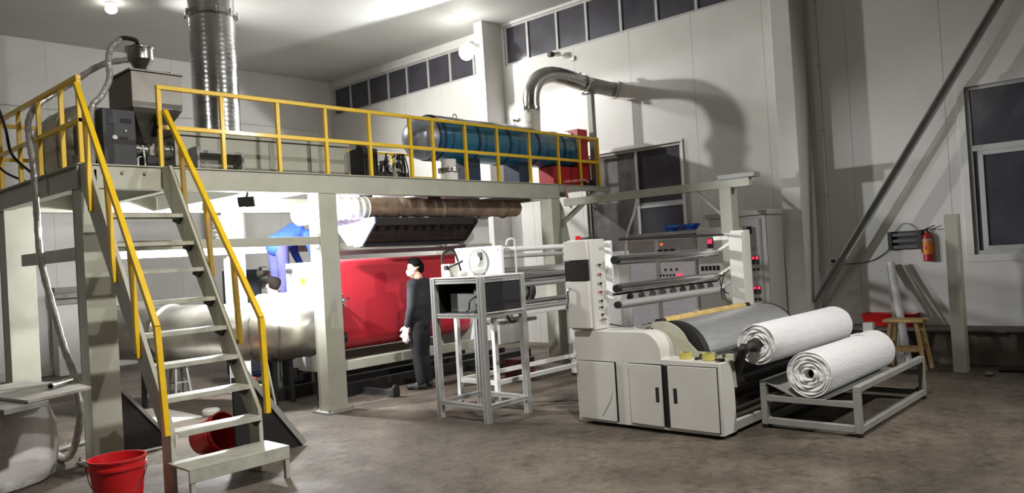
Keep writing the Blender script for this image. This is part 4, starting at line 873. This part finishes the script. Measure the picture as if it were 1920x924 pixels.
# white rolls
def roll(name, label, c0, c1, r, core, seed, grp):
    rr = random.Random(seed); c0 = V(*c0); c1 = V(*c1); L = (c1-c0).length; d = (c1-c0).normalized(); u = V(0, 0, 1); a = d.cross(u).normalized(); w = a.cross(d).normalized()
    t = thing(name, label, 'fabric roll', tuple((c0+c1)/2-V(0, 0, r)), grp)
    n = 56; ph = [rr.uniform(0, 6.28) for _ in range(8)]
    def rad(k, s): 
        th = 2*PI*k/n
        return r*(1+.012*math.sin(2*th+ph[0]+s*2)+.008*math.sin(3*th+ph[1]-s*3)+.005*math.sin(s*9+ph[2])+.004*math.sin(7*th+5*s+ph[3]))
    rg = []
    S = [(.004, .93), (.0, .975), (.006, 1), (.02, 1.006)]+[(i/14, 1.0) for i in range(1, 14)]+[(.98, 1.006), (.994, 1), (1.0, .975), (.996, .93)]
    for (s, f) in S: rg.append([c0+d*(L*s)+a*(rad(k, s)*f*math.cos(2*PI*k/n))+w*(rad(k, s)*f*math.sin(2*PI*k/n)) for k in range(n)])
    B().rings(rg, cap=False).done('web', t, M_NONWOV, smooth=1.2)
    for (e, sg) in ((c0, -1), (c1, 1)):
        rg = []
        rs = [core+.0]+[core+(r*.945-core)*i/13 for i in range(1, 14)]
        rg.append([e-d*sg*.10+a*(core*math.cos(2*PI*k/n))+w*(core*math.sin(2*PI*k/n)) for k in range(n)])
        for i, q in enumerate(rs):
            rg.append([e+d*sg*(-.004+.010*math.sin(i*2.4+ph[4]+.7*math.sin(2*PI*k/n*2+ph[5]))+.006*math.sin(5*2*PI*k/n+i+ph[6])+.012*(1-i/13.)*math.sin(3*2*PI*k/n+ph[7]))+a*(q*(1+.03*math.sin(2*2*PI*k/n+i))*math.cos(2*PI*k/n))+w*(q*(1+.03*math.sin(2*2*PI*k/n+i))*math.sin(2*PI*k/n)) for k in range(n)])
        B().rings(rg, cap=False).done('rolled_end', t, M_NONWOVE, smooth=1.2)
    return t, d
r1, d1 = roll('fabric_roll', 'white nonwoven roll held on a steel shaft in front of the drum', (6.32, 3.02, .735), (8.05, 2.98, .735), .178, .045, 1, 'white nonwoven rolls')
r2, d2 = roll('fabric_roll', 'white nonwoven roll with hollow core resting on the grey cart', (6.42, 2.62, .485), (8.08, 2.62, .485), .192, .040, 2, 'white nonwoven rolls')
B().tube([(7.3, 2.43, .31), (7.55, 2.42, .312), (7.75, 2.43, .31)], .012, 7, 5).done('loose_flap', r2, M_NONWOV); B().tube([(7.55, 2.66, .675), (7.60, 2.60, .69), (7.63, 2.55, .665)], .01, 6, 5).done('loose_flap', r2, M_NONWOV)
sh = thing('winding_shaft', 'black chuck and steel shaft through the upper white roll', 'shaft', (6.1, 3.05, .7))
B().lathe((5.98, 3.03, .735), (6.36, 3.02, .735), [(0, .022), (.28, .022), (.29, .036), (.38, .036), (.39, .028), (.6, .028), (.61, .036), (.72, .036), (.73, .055), (1, .055)], 20).done('chuck', sh, M_DIE)
B().lathe((5.85, 3.16, .715), (6.05, 3.05, .73), [(0, .018), (1, .022)], 12).done('air_shaft', sh, M_CHROME)
B().cyl((8.0, 2.98, .735), (8.24, 2.98, .735), .04, n=16).done('chuck', sh, M_DIE)
for x in (6.09, 8.20):
    B().prism([(3.10, .40), (3.02, .66), (2.98, .72), (3.00, .77), (3.05, .77), (3.08, .70), (3.119, .60), (3.119, .40)], 'x', x, x+.03).done('holding_arm', wn, M_BLACKM, bev=0.003)
# cart
ct = thing('roll_cart', 'grey square-tube steel cart carrying the lower white roll', 'cart', (7.33, 2.64, 0))
tx0, tx1, ty0, ty1 = 6.42, 8.26, 2.22, 3.06; s = .055
for (x, y) in ((tx0, ty0), (tx1-s, ty0), (tx0, ty1-s), (tx1-s, ty1-s)):
    B().box(x, x+s, y, y+s, .03, .36).done('post', ct, M_STEELD, bev=0.004); B().cyl((x+s/2, y+s/2, 0), (x+s/2, y+s/2, .03), .03, n=10).done('foot', ct, M_BLACK)
for y in (ty0, ty1-s):
    B().box(tx0, tx1, y, y+s, .361, .41).done('top_rail', ct, M_STEELD, bev=0.004); B().box(tx0+s, tx1-s, y, y+s, .035, .09).done('bottom_rail', ct, M_STEELD, bev=0.004)
for x in (tx0, tx1-s):
    B().box(x, x+s, ty0+s, ty1-s, .235, .285).done('cross_rail', ct, M_STEELD, bev=0.004); B().box(x, x+s, ty0+s, ty1-s, .035, .09).done('bottom_rail', ct, M_STEELD, bev=0.004)
B().prism([(3.005, .395), (3.005, .40), (2.74, .287), (2.74, .282)], 'x', tx0, tx1).done('cradle_plate', ct, M_STEELD); B().prism([(2.275, .395), (2.275, .40), (2.50, .287), (2.50, .282)], 'x', tx0, tx1).done('cradle_plate', ct, M_STEELD); B().box(tx0+s, tx1-s, 2.50, 2.74, .282, .287).done('cradle_plate', ct, M_STEELD)
B().cyl((8.12, 2.26, .09), (8.12, 2.26, .13), .014, n=8).done('peg', ct, M_BLACK)

# ================================================================== CABINETS ALONG THE RIGHT WALL
ca = thing('patterned_cabinet', 'control cabinet with embossed film front and rows of buttons behind the winder', 'cabinet', (9.85, 5.92, 0))
B().box(9.60, 10.15, 5.38, 6.48, .05, 1.78).done('body', ca, M_CABG, bev=0.006); B().box(9.62, 10.13, 5.40, 6.46, 0, .05).done('plinth', ca, M_BLACKM)
B().box(9.56, 10.19, 5.34, 6.52, 1.781, 1.83).done('top', ca, M_STEELD, bev=0.006)
B().box(9.585, 9.599, 5.40, 5.95, .10, 1.40).done('door', ca, M_PATTERN, bev=0.002); B().box(9.585, 9.599, 6.02, 6.46, .10, 1.40).done('door', ca, M_PATTERN, bev=0.002)
B().box(9.58, 9.599, 5.953, 6.017, .08, 1.72).done('stile', ca, M_ALU); B().box(9.585, 9.599, 5.40, 6.46, 1.42, 1.72).done('meter_panel', ca, M_PERSPEX)
for k in range(3): B().box(9.572, 9.5845, 5.70+k*.10, 5.77+k*.10, 1.52, 1.59).done('meter', ca, M_BLACKM)
for k in range(7): B().cyl((9.57, 5.62+k*.055, 1.22), (9.5845, 5.62+k*.055, 1.22), .014, n=8).done('button', ca, M_BLACK if k not in (0, 1) else M_LED)
for k in range(3): B().cyl((9.57, 5.68+k*.09, 1.30), (9.5845, 5.68+k*.09, 1.30), .016, n=8).done('knob', ca, M_BLACK)
B().cyl((9.57, 5.90, 1.66), (9.5845, 5.90, 1.66), .022, n=10).done('indicator', ca, M_LEDO, label='orange indicator lamp')
for (yy, lb) in ((5.95, 'blue plastic basin on the patterned cabinet, nearer the platform'), (5.63, 'blue plastic basin on the patterned cabinet, nearer the tall grey cabinet')):
    top(B().lathe((9.95, yy, 1.831), (9.95, yy, 1.93), [(0, .10), (.6, .10), (.62, .13), (1, .13)], 24), 'blue_basin', lb, 'basin', M_BLUEPL, 'blue basins on the cabinet')
cb2 = thing('button_cabinet', 'narrow grey cabinet with red switch and black button rows in the middle', 'cabinet', (9.7, 5.1, 0))
B().box(9.55, 9.88, 4.80, 5.33, .05, 1.84).done('body', cb2, M_CABG, bev=0.006); B().box(9.57, 9.86, 4.82, 5.31, 0, .05).done('plinth', cb2, M_BLACKM)
B().box(9.535, 9.549, 4.95, 5.31, 1.02, 1.36).done('button_panel', cb2, M_WHITE)
B().box(9.535, 9.549, 5.08, 5.16, 1.54, 1.70).done('switch', cb2, M_BLACK); B().box(9.525, 9.5345, 5.09, 5.15, 1.63, 1.69).done('switch_lamp', cb2, M_LED)
for k in range(5):
    B().box(9.522, 9.5345, 5.00+k*.058, 5.04+k*.058, 1.27, 1.33).done('button', cb2, M_BLACK); B().cyl((9.522, 5.02+k*.058, 1.16), (9.5345, 5.02+k*.058, 1.16), .016, n=8).done('knob', cb2, M_BLACK if k != 2 else M_LED)
cc = thing('tall_cabinet', 'tall grey electrical cabinet with red-lit switches beside the wall column', 'cabinet', (10.13, 4.95, 0))
B().box(9.90, 10.38, 4.47, 5.32, .05, 1.97).done('body', cc, M_CABG, bev=0.006); B().box(9.92, 10.36, 4.49, 5.30, 0, .05).done('plinth', cc, M_BLACKM)
B().box(9.86, 10.38, 4.44, 5.36, 1.971, 2.045).done('cornice', cc, M_CABG, bev=0.012)
B().box(9.88, 9.899, 4.57, 4.79, .15, 1.92).done('door', cc, M_CABG, bev=0.003); B().box(9.885, 9.8995, 4.555, 4.567, .15, 1.92).done('seam', cc, M_STEELD)
B().box(9.868, 9.8795, 4.68, 4.74, 1.73, 1.83).done('meter', cc, M_BLACK)
for z0 in (1.37, 0.97):
    for k in range(3):
        yy = 4.62+k*.055
        B().box(9.872, 9.8795, yy-.018, yy+.018, z0+.13, z0+.18).done('label_plate', cc, M_STEELD)
        B().box(9.868, 9.8795, yy-.02, yy+.02, z0-.05, z0+.06).done('switch', cc, M_BLACK)
        if k < 2 or z0 > 1: B().box(9.860, 9.8675, yy-.014, yy+.014, z0+.015, z0+.05).done('switch_lamp', cc, M_LED)
        if k < 2: B().cyl((9.865, yy, z0-.12), (9.8795, yy, z0-.12), .018, n=10).done('knob', cc, M_BLACK)
# cable tray beam + post
tb = thing('overhead_beam', 'grey steel beam with post running from the platform above the cabinets', 'beam', (9.3, 5.8, 0))
B().box(9.26, 9.34, 4.38, 7.37, 2.33, 2.44).done('beam', tb, M_STEEL, bev=0.003); B().box(9.22, 9.40, 4.62, 4.78, 0, 2.329).done('post', tb, M_STEEL, bev=0.003)
B().box(9.24, 9.42, 4.30, 4.80, 2.441, 2.50).done('end_cap', tb, M_STEELD, bev=0.003); B().bar((9.30, 4.80, 2.0), (9.30, 5.15, 2.33), .03).done('brace', tb, M_STEEL)
top(B().tube([(9.26, 6.05, 2.32), (9.22, 6.10, 2.1), (9.25, 6.22, 1.9), (9.35, 6.35, 1.7), (9.45, 6.45, 1.4)], .018, 8, 6), 'white_cable', 'white cable hanging in a curve from the overhead beam', 'cable', M_CABLE)
for k, (yy, zz) in enumerate(((4.02, 1.35), (4.02, 1.2))): pass

# ================================================================== RIGHT SIDE
fe = thing('fire_extinguisher', 'red fire extinguisher with orange label hanging on the right wall', 'fire extinguisher', (10.83, 2.79, 1.24))
B().lathe((10.83, 2.79, 1.24), (10.83, 2.79, 1.62), [(0, .045), (.02, .055), (.78, .055), (.88, .045), (.93, .02), (1, .018)], 24).done('cylinder', fe, M_REDP)
B().lathe((10.83, 2.79, 1.33), (10.83, 2.79, 1.50), [(0, .0556), (1, .0556)], 24, cap=False).done('label', fe, M_ORANGE, label='orange printed label')
B().lathe((10.83, 2.79, 1.50), (10.83, 2.79, 1.525), [(0, .0558), (1, .0558)], 24, cap=False).done('label_stripe', fe, mat('label_grey', (170, 160, 160), 0.5))
B().box(10.774, 10.7755, 2.782, 2.80, 1.39, 1.44).done('label_mark', fe, M_REDP)
B().cyl((10.83, 2.79, 1.62), (10.83, 2.79, 1.65), .018, n=10).done('valve', fe, M_BLACKM); B().bar((10.83, 2.80, 1.65), (10.83, 2.69, 1.69), .014).bar((10.83, 2.80, 1.645), (10.83, 2.68, 1.645), .014).done('handle', fe, M_BLACK)
B().tube([(10.83, 2.80, 1.64), (10.81, 2.86, 1.62), (10.81, 2.865, 1.5), (10.82, 2.85, 1.35)], .009, 6, 6).done('hose', fe, M_BLACK); B().box(10.886, 10.8985, 2.77, 2.81, 1.3, 1.6).done('wall_hook', fe, M_BLACKM)
hr = thing('wall_heater', 'black slatted heater box mounted on the right wall', 'heater', (10.85, 3.04, 1.40))
B().box(10.80, 10.898, 2.84, 2.90, 1.40, 1.64).box(10.80, 10.898, 3.20, 3.25, 1.40, 1.64).box(10.88, 10.898, 2.90, 3.20, 1.40, 1.64).done('frame', hr, M_BLACK, bev=0.004)
for k in range(3): B().box(10.815, 10.875, 2.901, 3.199, 1.415+k*.08, 1.455+k*.08).done('slat', hr, mat('dark_slat', (84, 84, 84), 0.4, 0.4))
# post in front of window
top(B().box(9.87, 10.01, 2.22, 2.36, 0, 1.80), 'steel_post', 'free-standing grey steel post in front of the right window', 'post', M_STEEL, bev=0.004)
# diagonal brace
dp = thing('diagonal_brace', 'long diagonal steel angle brace crossing the right wall', 'brace', (10.6, 4.3, .43))
B().bar((10.62, 4.36, .44), (10.62, 0.62, 6.02), .10, .012, up=(1, 0, 0)).done('flange', dp, M_STEELD); B().bar((10.58, 4.39, .45), (10.58, 0.65, 6.02), .012, .09, up=(1, 0, 0)).done('web', dp, M_STEELD)
# stool, leaning boards, tub
ws = thing('wooden_stool', 'small pale wooden stool standing behind the grey cart', 'stool', (9.98, 2.86, 0))
B().box(9.82, 10.12, 2.64, 3.08, .56, .595).done('seat', ws, M_WOOD, bev=0.008)
for sx in (-1, 1):
    for sy in (-1, 1): B().bar((9.97+sx*.15, 2.86+sy*.22, 0), (9.97+sx*.10, 2.86+sy*.14, .56), .042).done('leg', ws, M_WOOD, bev=0.004)
for sx in (-1, 1): B().bar((9.97+sx*.13, 2.68, .24), (9.97+sx*.13, 3.04, .24), .024, .04).done('stretcher', ws, M_WOOD, bev=0.003)
for sy in (-1, 1): B().bar((9.84, 2.86+sy*.18, .30), (10.10, 2.86+sy*.18, .30), .024, .04).done('stretcher', ws, M_WOOD, bev=0.003)
top(B().cyl((10.20, 2.92, .01), (10.70, 3.20, 1.24), .045, n=16), 'leaning_tube', 'white wrapped tube leaning against the right wall behind the stool', 'tube', mat('wrapped_tube', (196, 196, 198), 0.6, var=0.15, bump=0.4, bscale=20))
top(B().bar((10.24, 3.02, .0), (10.82, 3.24, 1.22), .09, .02, up=(1, 0, 0)), 'leaning_board', 'narrow grey board leaning on the wall next to the wrapped tube', 'board', M_PLY)
tub = B(); rg = []
for (z, g) in ((.428, 0.9), (.57, 1.0), (.585, 1.04), (.585, .97), (.45, .86)):
    rg.append([Vector((10.765+.125*g*sx, 3.27+.32*g*sy, z)) for sx, sy in ((-1, -.9), (-.9, -1), (.9, -1), (1, -.9), (1, .9), (.9, 1), (-.9, 1), (-1, .9))])
top(tub.rings(rg), 'plastic_tub', 'shallow red plastic tub on the ledge behind the stool', 'tub', M_REDPL)
top(B().box(10.46-.12, 10.44, 3.36, 3.48, 0, .50), 'white_carton', 'small white carton next to the red tub by the wall', 'carton', M_WHITE, bev=0.004)
top(B().cyl((10.05, 1.95, .02), (10.15, 1.45, .02), .02, n=10), 'scrap_rod', 'dark scrap rod on the floor near the wall at the far right', 'rod', M_RUB)
for k, (x, y, s2, lb) in enumerate(((9.75, 1.98, .05, 'dark lump of debris on the floor in front of the plinth'), (9.95, 2.75, .04, 'small pale rubble piece near the stool foot'))):
    top(B().ball((x, y, s2*.5), (s2*1.4, s2, s2*.5), 8, 6), 'debris', lb, 'debris', M_PLINTH)

# ================================================================== FRONT LEFT
def bucket(name, label, c, r, h, m, M=None, handle=True, group=None):
    t = thing(name, label, 'bucket', c, group)
    T4 = Matrix.Translation(c) @ (M or Matrix.Identity(4))
    B().lathe((0, 0, 0), (0, 0, h), [(0.02, 0), (0.02, r*.78), (0, r*.80), (.80, r*.97), (.81, r*1.03), (.86, r*1.03), (.87, r*.98), (.96, r*1.0), (.965, r*1.05), (1, r*1.05), (1, r*.97), (.05, r*.77), (.04, 0)], 36, cap=False).xform(T4).done('shell', t, m)
    if handle:
        B().tube([(r*1.04*math.cos(a), r*1.04*math.sin(a)*.75+0.0, h*.84-abs(math.sin(a))*h*.55) for a in [PI+i*PI/14 for i in range(15)]], .004, 6).xform(T4).done('wire_handle', t, M_CHROME)
        B().box(-r*1.10, -r*1.0, -.02, .02, h*.78, h*.88).xform(T4).done('handle_lug', t, m)
    return t
bucket('bucket', 'red plastic bucket with wire handle in the front left corner', (2.13, 5.87, 0), .185, .37, M_REDPL, Matrix.Rotation(-.5, 4, 'Z'))
bucket('bucket', 'red plastic bucket tipped over under the staircase', (3.22, 6.88, .14), .17, .30, M_REDPL, Matrix.Rotation(1.25, 4, 'X') @ Matrix.Rotation(.3, 4, 'Y'), handle=False)
bg_ = B(); rb2 = random.Random(4); rg = []
for i, (z, r) in enumerate(((0.0, .47), (.02, .52), (.12, .54), (.3, .54), (.48, .53), (.60, .50), (.67, .40), (.69, .25), (.70, .05))):
    rg.append([Vector((1.70+r*(1+.035*math.sin(3*a+i*.8)+.02*math.sin(7*a+i))*math.cos(a), 7.62+r*(1+.035*math.sin(3*a+i*.8)+.02*math.sin(7*a+i))*math.sin(a), z)) for a in [2*PI*k/48 for k in range(48)]])
top(bg_.rings(rg), 'bulk_bag', 'large white plastic bulk bag at the left edge under the board', 'bag', M_BAG, smooth=1.2)
top(B().prism([(1.60, 7.75), (1.78, 6.55), (2.30, 6.80), (2.33, 7.30), (2.10, 7.95)], 'z', .752, .775), 'plywood_board', 'plywood board lying on top of the white bulk bag', 'board', M_PLY, bev=0.002)
top(B().prism([(1.35, 7.5), (1.60, 6.45), (1.93, 6.60), (1.72, 7.6)], 'z', .708, .748), 'grey_board', 'thick grey board under the plywood at the left edge', 'board', mat('grey_board', (120, 118, 112), 0.7, var=0.15), bev=0.003)
pp = B(); pp.lathe((2.06, 6.98, .802), (2.28, 7.22, .802), [(0, .018), (0, .026), (1, .026), (1, .018), (0, .018)], 20, cap=False)
top(pp, 'steel_pipe', 'short steel pipe offcut lying on the plywood board', 'pipe', M_STAIN)
bu = thing('pallet_stack', 'stack of grey boards with a blue edge by the back wall at left', 'stack', (4.5, 15.2, 0))
for k in range(3): B().box(4.6, 5.3, 15.1, 15.4, 1.55-.11*k-.08, 1.55-.11*k).done('board', bu, M_PLY)
B().box(5.302, 5.36, 15.05, 15.4, 1.2, 1.56).done('blue_edge', bu, M_BLUEPL); B().box(4.62, 5.28, 15.12, 15.4, 0, 1.24).done('crate', bu, M_COLUMN)
top(B().tube([(2.4, 8.3, .03), (2.9, 8.5, .03), (3.3, 8.3, .03), (3.5, 8.8, .03)], .03, 8, 8), 'floor_pipe', 'bright steel pipe lying on the floor behind the left column', 'pipe', M_STAIN)
top(B().box(3.35, 4.1, 8.7, 9.9, 0, .012), 'floor_sheet', 'pale sheet lying on the floor below the air duct', 'sheet', M_WHITE)

# ================================================================== PEOPLE
def blob(name, parent, prims, m, vox=0.010, sm=4, kind=None):
    b = B()
    for p in prims:
        if p[0] == 'b': b.ball(p[1], p[2], 16, 12)
        else:
            a, c, r1_, r2_ = V(*p[1]), V(*p[2]), p[3], p[4]
            b.lathe(a, c, [(0, r1_), (1, r2_)], 16); b.ball(a, r1_, 16, 10); b.ball(c, r2_, 16, 10)
    o = b.done(name, parent, m, smooth=0)
    r = o.modifiers.new('skin', 'REMESH'); r.mode = 'VOXEL'; r.voxel_size = vox; r.use_smooth_shade = True
    s_ = o.modifiers.new('soft', 'SMOOTH'); s_.iterations = sm; s_.factor = 0.5
    return o
def person(label, base, yaw, J, mats, opts):
    """J: joints in a local frame (x right, y forward, z up)."""
    t = thing('person', label, 'person', base)
    R = Matrix.Translation(base) @ Matrix.Rotation(yaw, 4, 'Z')
    def W(p): return tuple(R @ V(*p))
    def cap(a, c, r1_, r2_): return ('c', W(a), W(c), r1_, r2_)
    def lerp(a, c, k): return tuple(a[i]+(c[i]-a[i])*k for i in range(3))
    skin = []
    h = J['head']; nk = J['neck']; ch = J['chest']; pe = J['pelvis']
    f = V(*J['face']).normalized(); up = V(*J['headup']).normalized(); sd2 = f.cross(up).normalized()
    hv = V(*h)
    def hp_(a, b2, c): return tuple(hv+sd2*a+f*b2+up*c)
    skin += [('b', W(hp_(0, 0, .025)), .088), ('b', W(hp_(0, .02, -.04)), .072), ('b', W(hp_(0, .035, -.085)), .045), ('b', W(hp_(0, -.03, .02)), .085)]
    skin += [cap(hp_(0, .088, .0), hp_(0, .106, -.035), .010, .015), ('b', W(hp_(.078, -.005, -.02)), .018), ('b', W(hp_(-.078, -.005, -.02)), .018), ('b', W(hp_(.078, -.012, -.0)), .016), ('b', W(hp_(-.078, -.012, 0)), .016)]
    skin += [cap(hp_(-.02, .075, -.068), hp_(.02, .075, -.068), .010, .010), cap(hp_(-.045, .078, .018), hp_(-.015, .088, .02), .008, .008), cap(hp_(.045, .078, .018), hp_(.015, .088, .02), .008, .008)]
    skin += [cap(lerp(nk, h, .75), nk, .054, .060), cap(nk, ch, .065, .10), cap(ch, pe, .10, .10)]
    jac = [cap(J['shl'], J['shr'], .078, .078), ('b', W(ch), .15), cap(ch, lerp(ch, pe, .75), .150, .140), cap(lerp(ch, nk, .45), nk, .095, .066), ('b', W(pe), .150)]
    sx = V(*J['shr'])-V(*J['shl']); sx.normalize()
    for k in (-1, 1):
        jac += [cap(tuple(V(*ch)+sx*(.06*k)), tuple(V(*lerp(ch, pe, .85))+sx*(.05*k)), .125, .125)]
    tro = [('b', W(pe), .14)]
    for s_ in ('l', 'r'):
        sh_, el, wr_, hi, kn, an, to = J['sh'+s_], J['el'+s_], J['wr'+s_], J['hip'+s_], J['kn'+s_], J['an'+s_], J['to'+s_]
        skin += [cap(sh_, el, .040, .036), cap(el, wr_, .036, .026), cap(nk, sh_, .05, .045), cap(hi, kn, .07, .05), cap(kn, an, .045, .035), cap(an, to, .020, .016), cap(pe, hi, .08, .07)]
        jac += [cap(sh_, el, .070, .056), cap(el, lerp(el, wr_, .92), .056, .044)]
        tro += [cap(hi, kn, .098, .074), cap(kn, lerp(kn, an, .95), .072, .062), cap(pe, hi, .11, .098)]
        # hand: palm, four unequal curled fingers and a thumb from the side of the palm
        d = (V(*wr_)-V(*el)).normalized(); w = V(*J.get('palm'+s_, (0, 1, 0))); w = (w-d*w.dot(d)).normalized(); n_ = d.cross(w).normalized()
        O = V(*wr_)
        hand = [cap(tuple(O+w*.018), tuple(O+d*.075+w*.026), .022, .020), cap(tuple(O-w*.016), tuple(O+d*.072-w*.026), .020, .018)]
        cur = -1 if s_ == 'l' else 1
        for i, (off, ln) in enumerate(((.032, .066), (.011, .075), (-.011, .070), (-.031, .054))):
            k0 = O+d*.075+w*off; k1 = k0+d*(ln*.45)+n_*(cur*.014); k2 = k1+d*(ln*.32)+n_*(cur*.026); k3 = k2+d*(ln*.12)+n_*(cur*.022)
            hand += [cap(tuple(k0), tuple(k1), .010, .009), cap(tuple(k1), tuple(k2), .009, .0085), cap(tuple(k2), tuple(k3), .0085, .0075)]
        q0 = O+d*.02+w*.03; q1 = q0+d*.03+w*.028+n_*(cur*.012); q2 = q1+d*.03+w*.006+n_*(cur*.012)
        hand += [cap(tuple(q0), tuple(q1), .013, .011), cap(tuple(q1), tuple(q2), .011, .009)]
        if mats.get('glove'): blob('glove', t, hand+[cap(tuple(O-d*.03), tuple(O+d*.01), .031, .029)], mats['glove'], .005, 2)
        skin += hand if not mats.get('glove') else [cap(tuple(O), tuple(O+d*.07), .016, .014)]
        v_ = V(*to)-V(*an)
        blob('shoe', t, [cap(an, tuple(V(*an)-V(0, 0, .03)), .05, .046), cap(tuple(V(*an)+V(0, 0, -.045)-v_*.18), tuple(V(*to)+V(0, 0, .0)), .040, .036), ('b', W(tuple(V(*an)+V(0, 0, -.05)+v_*.35)), .044)], mats['shoe'], .008, 3)
    blob('body', t, skin, M_SKIN, .0065, 3)
    blob('jacket', t, jac, mats['jacket'], .011, 5)
    blob('trousers', t, tro, mats['trousers'], .011, 5)
    # collar
    col_ = [cap(tuple(V(*lerp(nk, h, .10))+V(*sx)*(.045*math.cos(a))+f*(.05*math.sin(a))), tuple(V(*lerp(nk, h, .10))+V(*sx)*(.045*math.cos(a+.6))+f*(.05*math.sin(a+.6))), .022, .022) for a in [i*2*PI/10 for i in range(10)]]
    blob('collar', t, col_, mats['jacket'], .010, 3)
    hair = [('b', W(hp_(0, -.012, .045)), .092), ('b', W(hp_(0, -.045, .01)), .082), ('b', W(hp_(.035, -.02, .06)), .07), ('b', W(hp_(-.035, -.02, .06)), .07), ('b', W(hp_(0, -.06, -.03)), .058), ('b', W(hp_(0, .035, .085)), .05)]
    hair += [('b', W(hp_(s*.062, .0, .02)), .03) for s in (-1, 1)]
    blob('hair', t, hair, M_HAIR, .009, 3)
    for s in (-1, 1):
        B().ball(W(hp_(s*.032, .083, .002)), (.011, .011, .008), 10, 8).done('eye', t, M_CABLE); B().ball(W(hp_(s*.032, .091, .002)), .0055, 8, 6).done('pupil', t, M_BLACK)
    if opts.get('mask'):
        blob('face_mask', t, [('b', W(hp_(0, .062, -.052)), .052), ('b', W(hp_(.03, .045, -.055)), .042), ('b', W(hp_(-.03, .045, -.055)), .042)], M_GLOVE, .007, 3)
        for s in (-1, 1): B().tube([W(hp_(s*.06, .05, -.04)), W(hp_(s*.083, .01, -.02)), W(hp_(s*.086, -.012, .0))], .003, 5, 4).done('mask_strap', t, M_GLOVE)
    return t
def legs(z0=0, dx=.10, bend=0.0, hipz=.86):
    J = {}
    for s, k in (('l', -1), ('r', 1)):
        J['hip'+s] = (.085*k, 0, z0+hipz-.02); J['kn'+s] = (dx*k, .02+bend, z0+.47); J['an'+s] = (dx*1.05*k, -.02, z0+.085); J['to'+s] = (dx*1.35*k, .15, z0+.04)
    return J
# standing worker: back to camera, looking at the belt towards the left
J = dict(pelvis=(0, 0, .90), chest=(0, -.01, 1.20), neck=(0, -.01, 1.40), head=(-.01, .03, 1.545), face=(-.55, .8, -.12), headup=(0, .08, 1), shl=(-.165, -.01, 1.335), shr=(.165, -.01, 1.335),
         ell=(-.225, -.01, 1.05), wrl=(-.215, .07, .82), elr=(.22, .03, 1.06), wrr=(.17, .20, .92), palml=(0, 1, 0), palmr=(0, .3, 1))
J.update(legs(dx=.09))
p1 = person('standing worker in dark jacket and trousers with face mask, seen from behind', (6.53, 7.66, 0), 0.35, J, dict(jacket=M_NAVY, trousers=M_TROU, shoe=M_SHOE, glove=M_GLOVE), dict(mask=True))
top(B().rings([[Vector((6.29+.05*s*math.cos(a)*(1+.25*math.sin(3*a)), 7.66+.035*s*math.sin(a), z)) for a in [2*PI*k/16 for k in range(16)]] for (z, s) in ((.74, .35), (.70, .8), (.66, 1.0), (.63, .8), (.60, .3))]), 'work_rag', 'crumpled white rag in the hand of the standing worker', 'rag', M_GLOVE, smooth=1.2)
# blue worker bending to the right, standing on a step
sp_ = thing('work_step', 'grey steel work step behind the air duct under the blue worker', 'step', (5.80, 9.65, 0))
B().box(5.50, 6.10, 9.40, 9.90, 1.061, 1.09).done('tread', sp_, M_STEELD, bev=0.004)
for (x, y) in ((5.52, 9.42), (6.04, 9.42), (5.52, 9.84), (6.04, 9.84)): B().box(x, x+.04, y, y+.04, 0, 1.06).done('leg', sp_, M_STEELD)
for y in (9.42, 9.84): B().box(5.56, 6.04, y, y+.04, .5, .54).done('stretcher', sp_, M_STEELD)
J = dict(pelvis=(0, -.02, .88), chest=(0, .30, 1.04), neck=(0, .46, 1.03), head=(0, .57, .97), face=(0, .55, -.8), headup=(0, .8, .5), shl=(-.17, .38, 1.0), shr=(.17, .38, 1.0),
         ell=(-.20, .45, .76), wrl=(-.15, .52, .56), elr=(.20, .44, .76), wrr=(.16, .52, .56), palml=(1, 0, 0), palmr=(-1, 0, 0))
J.update(legs(dx=.09, hipz=.88))
p2 = person('worker in royal blue jacket and navy trousers bending forward under the platform', (5.72, 9.62, 1.09), -1.45, J, dict(jacket=M_BLUEJ, trousers=M_NAVYT, shoe=M_SHOE, glove=M_GLOVE), {})
# stooping worker behind the duct
J = dict(pelvis=(0, -.20, .86), chest=(0, .04, 1.13), neck=(0, .12, 1.29), head=(0, .21, 1.41), face=(-.35, .8, -.45), headup=(0, .5, .85), shl=(-.17, .07, 1.25), shr=(.17, .07, 1.25),
         ell=(-.24, .24, .98), wrl=(-.14, .42, .88), elr=(.24, .24, .98), wrr=(.14, .42, .88), palml=(0, 0, 1), palmr=(0, 0, 1))
for s, k in (('l', -1), ('r', 1)): J.update({'hip'+s: (.09*k, -.19, .84), 'kn'+s: (.12*k, .06, .46), 'an'+s: (.11*k, -.06, .085), 'to'+s: (.14*k, .11, .04)})
p3 = person('dark-haired worker in pale grey jacket stooping behind the air duct', (5.32, 9.10, 0), -0.5, J, dict(jacket=M_GREYJ, trousers=M_TROU, shoe=M_SHOE), {})
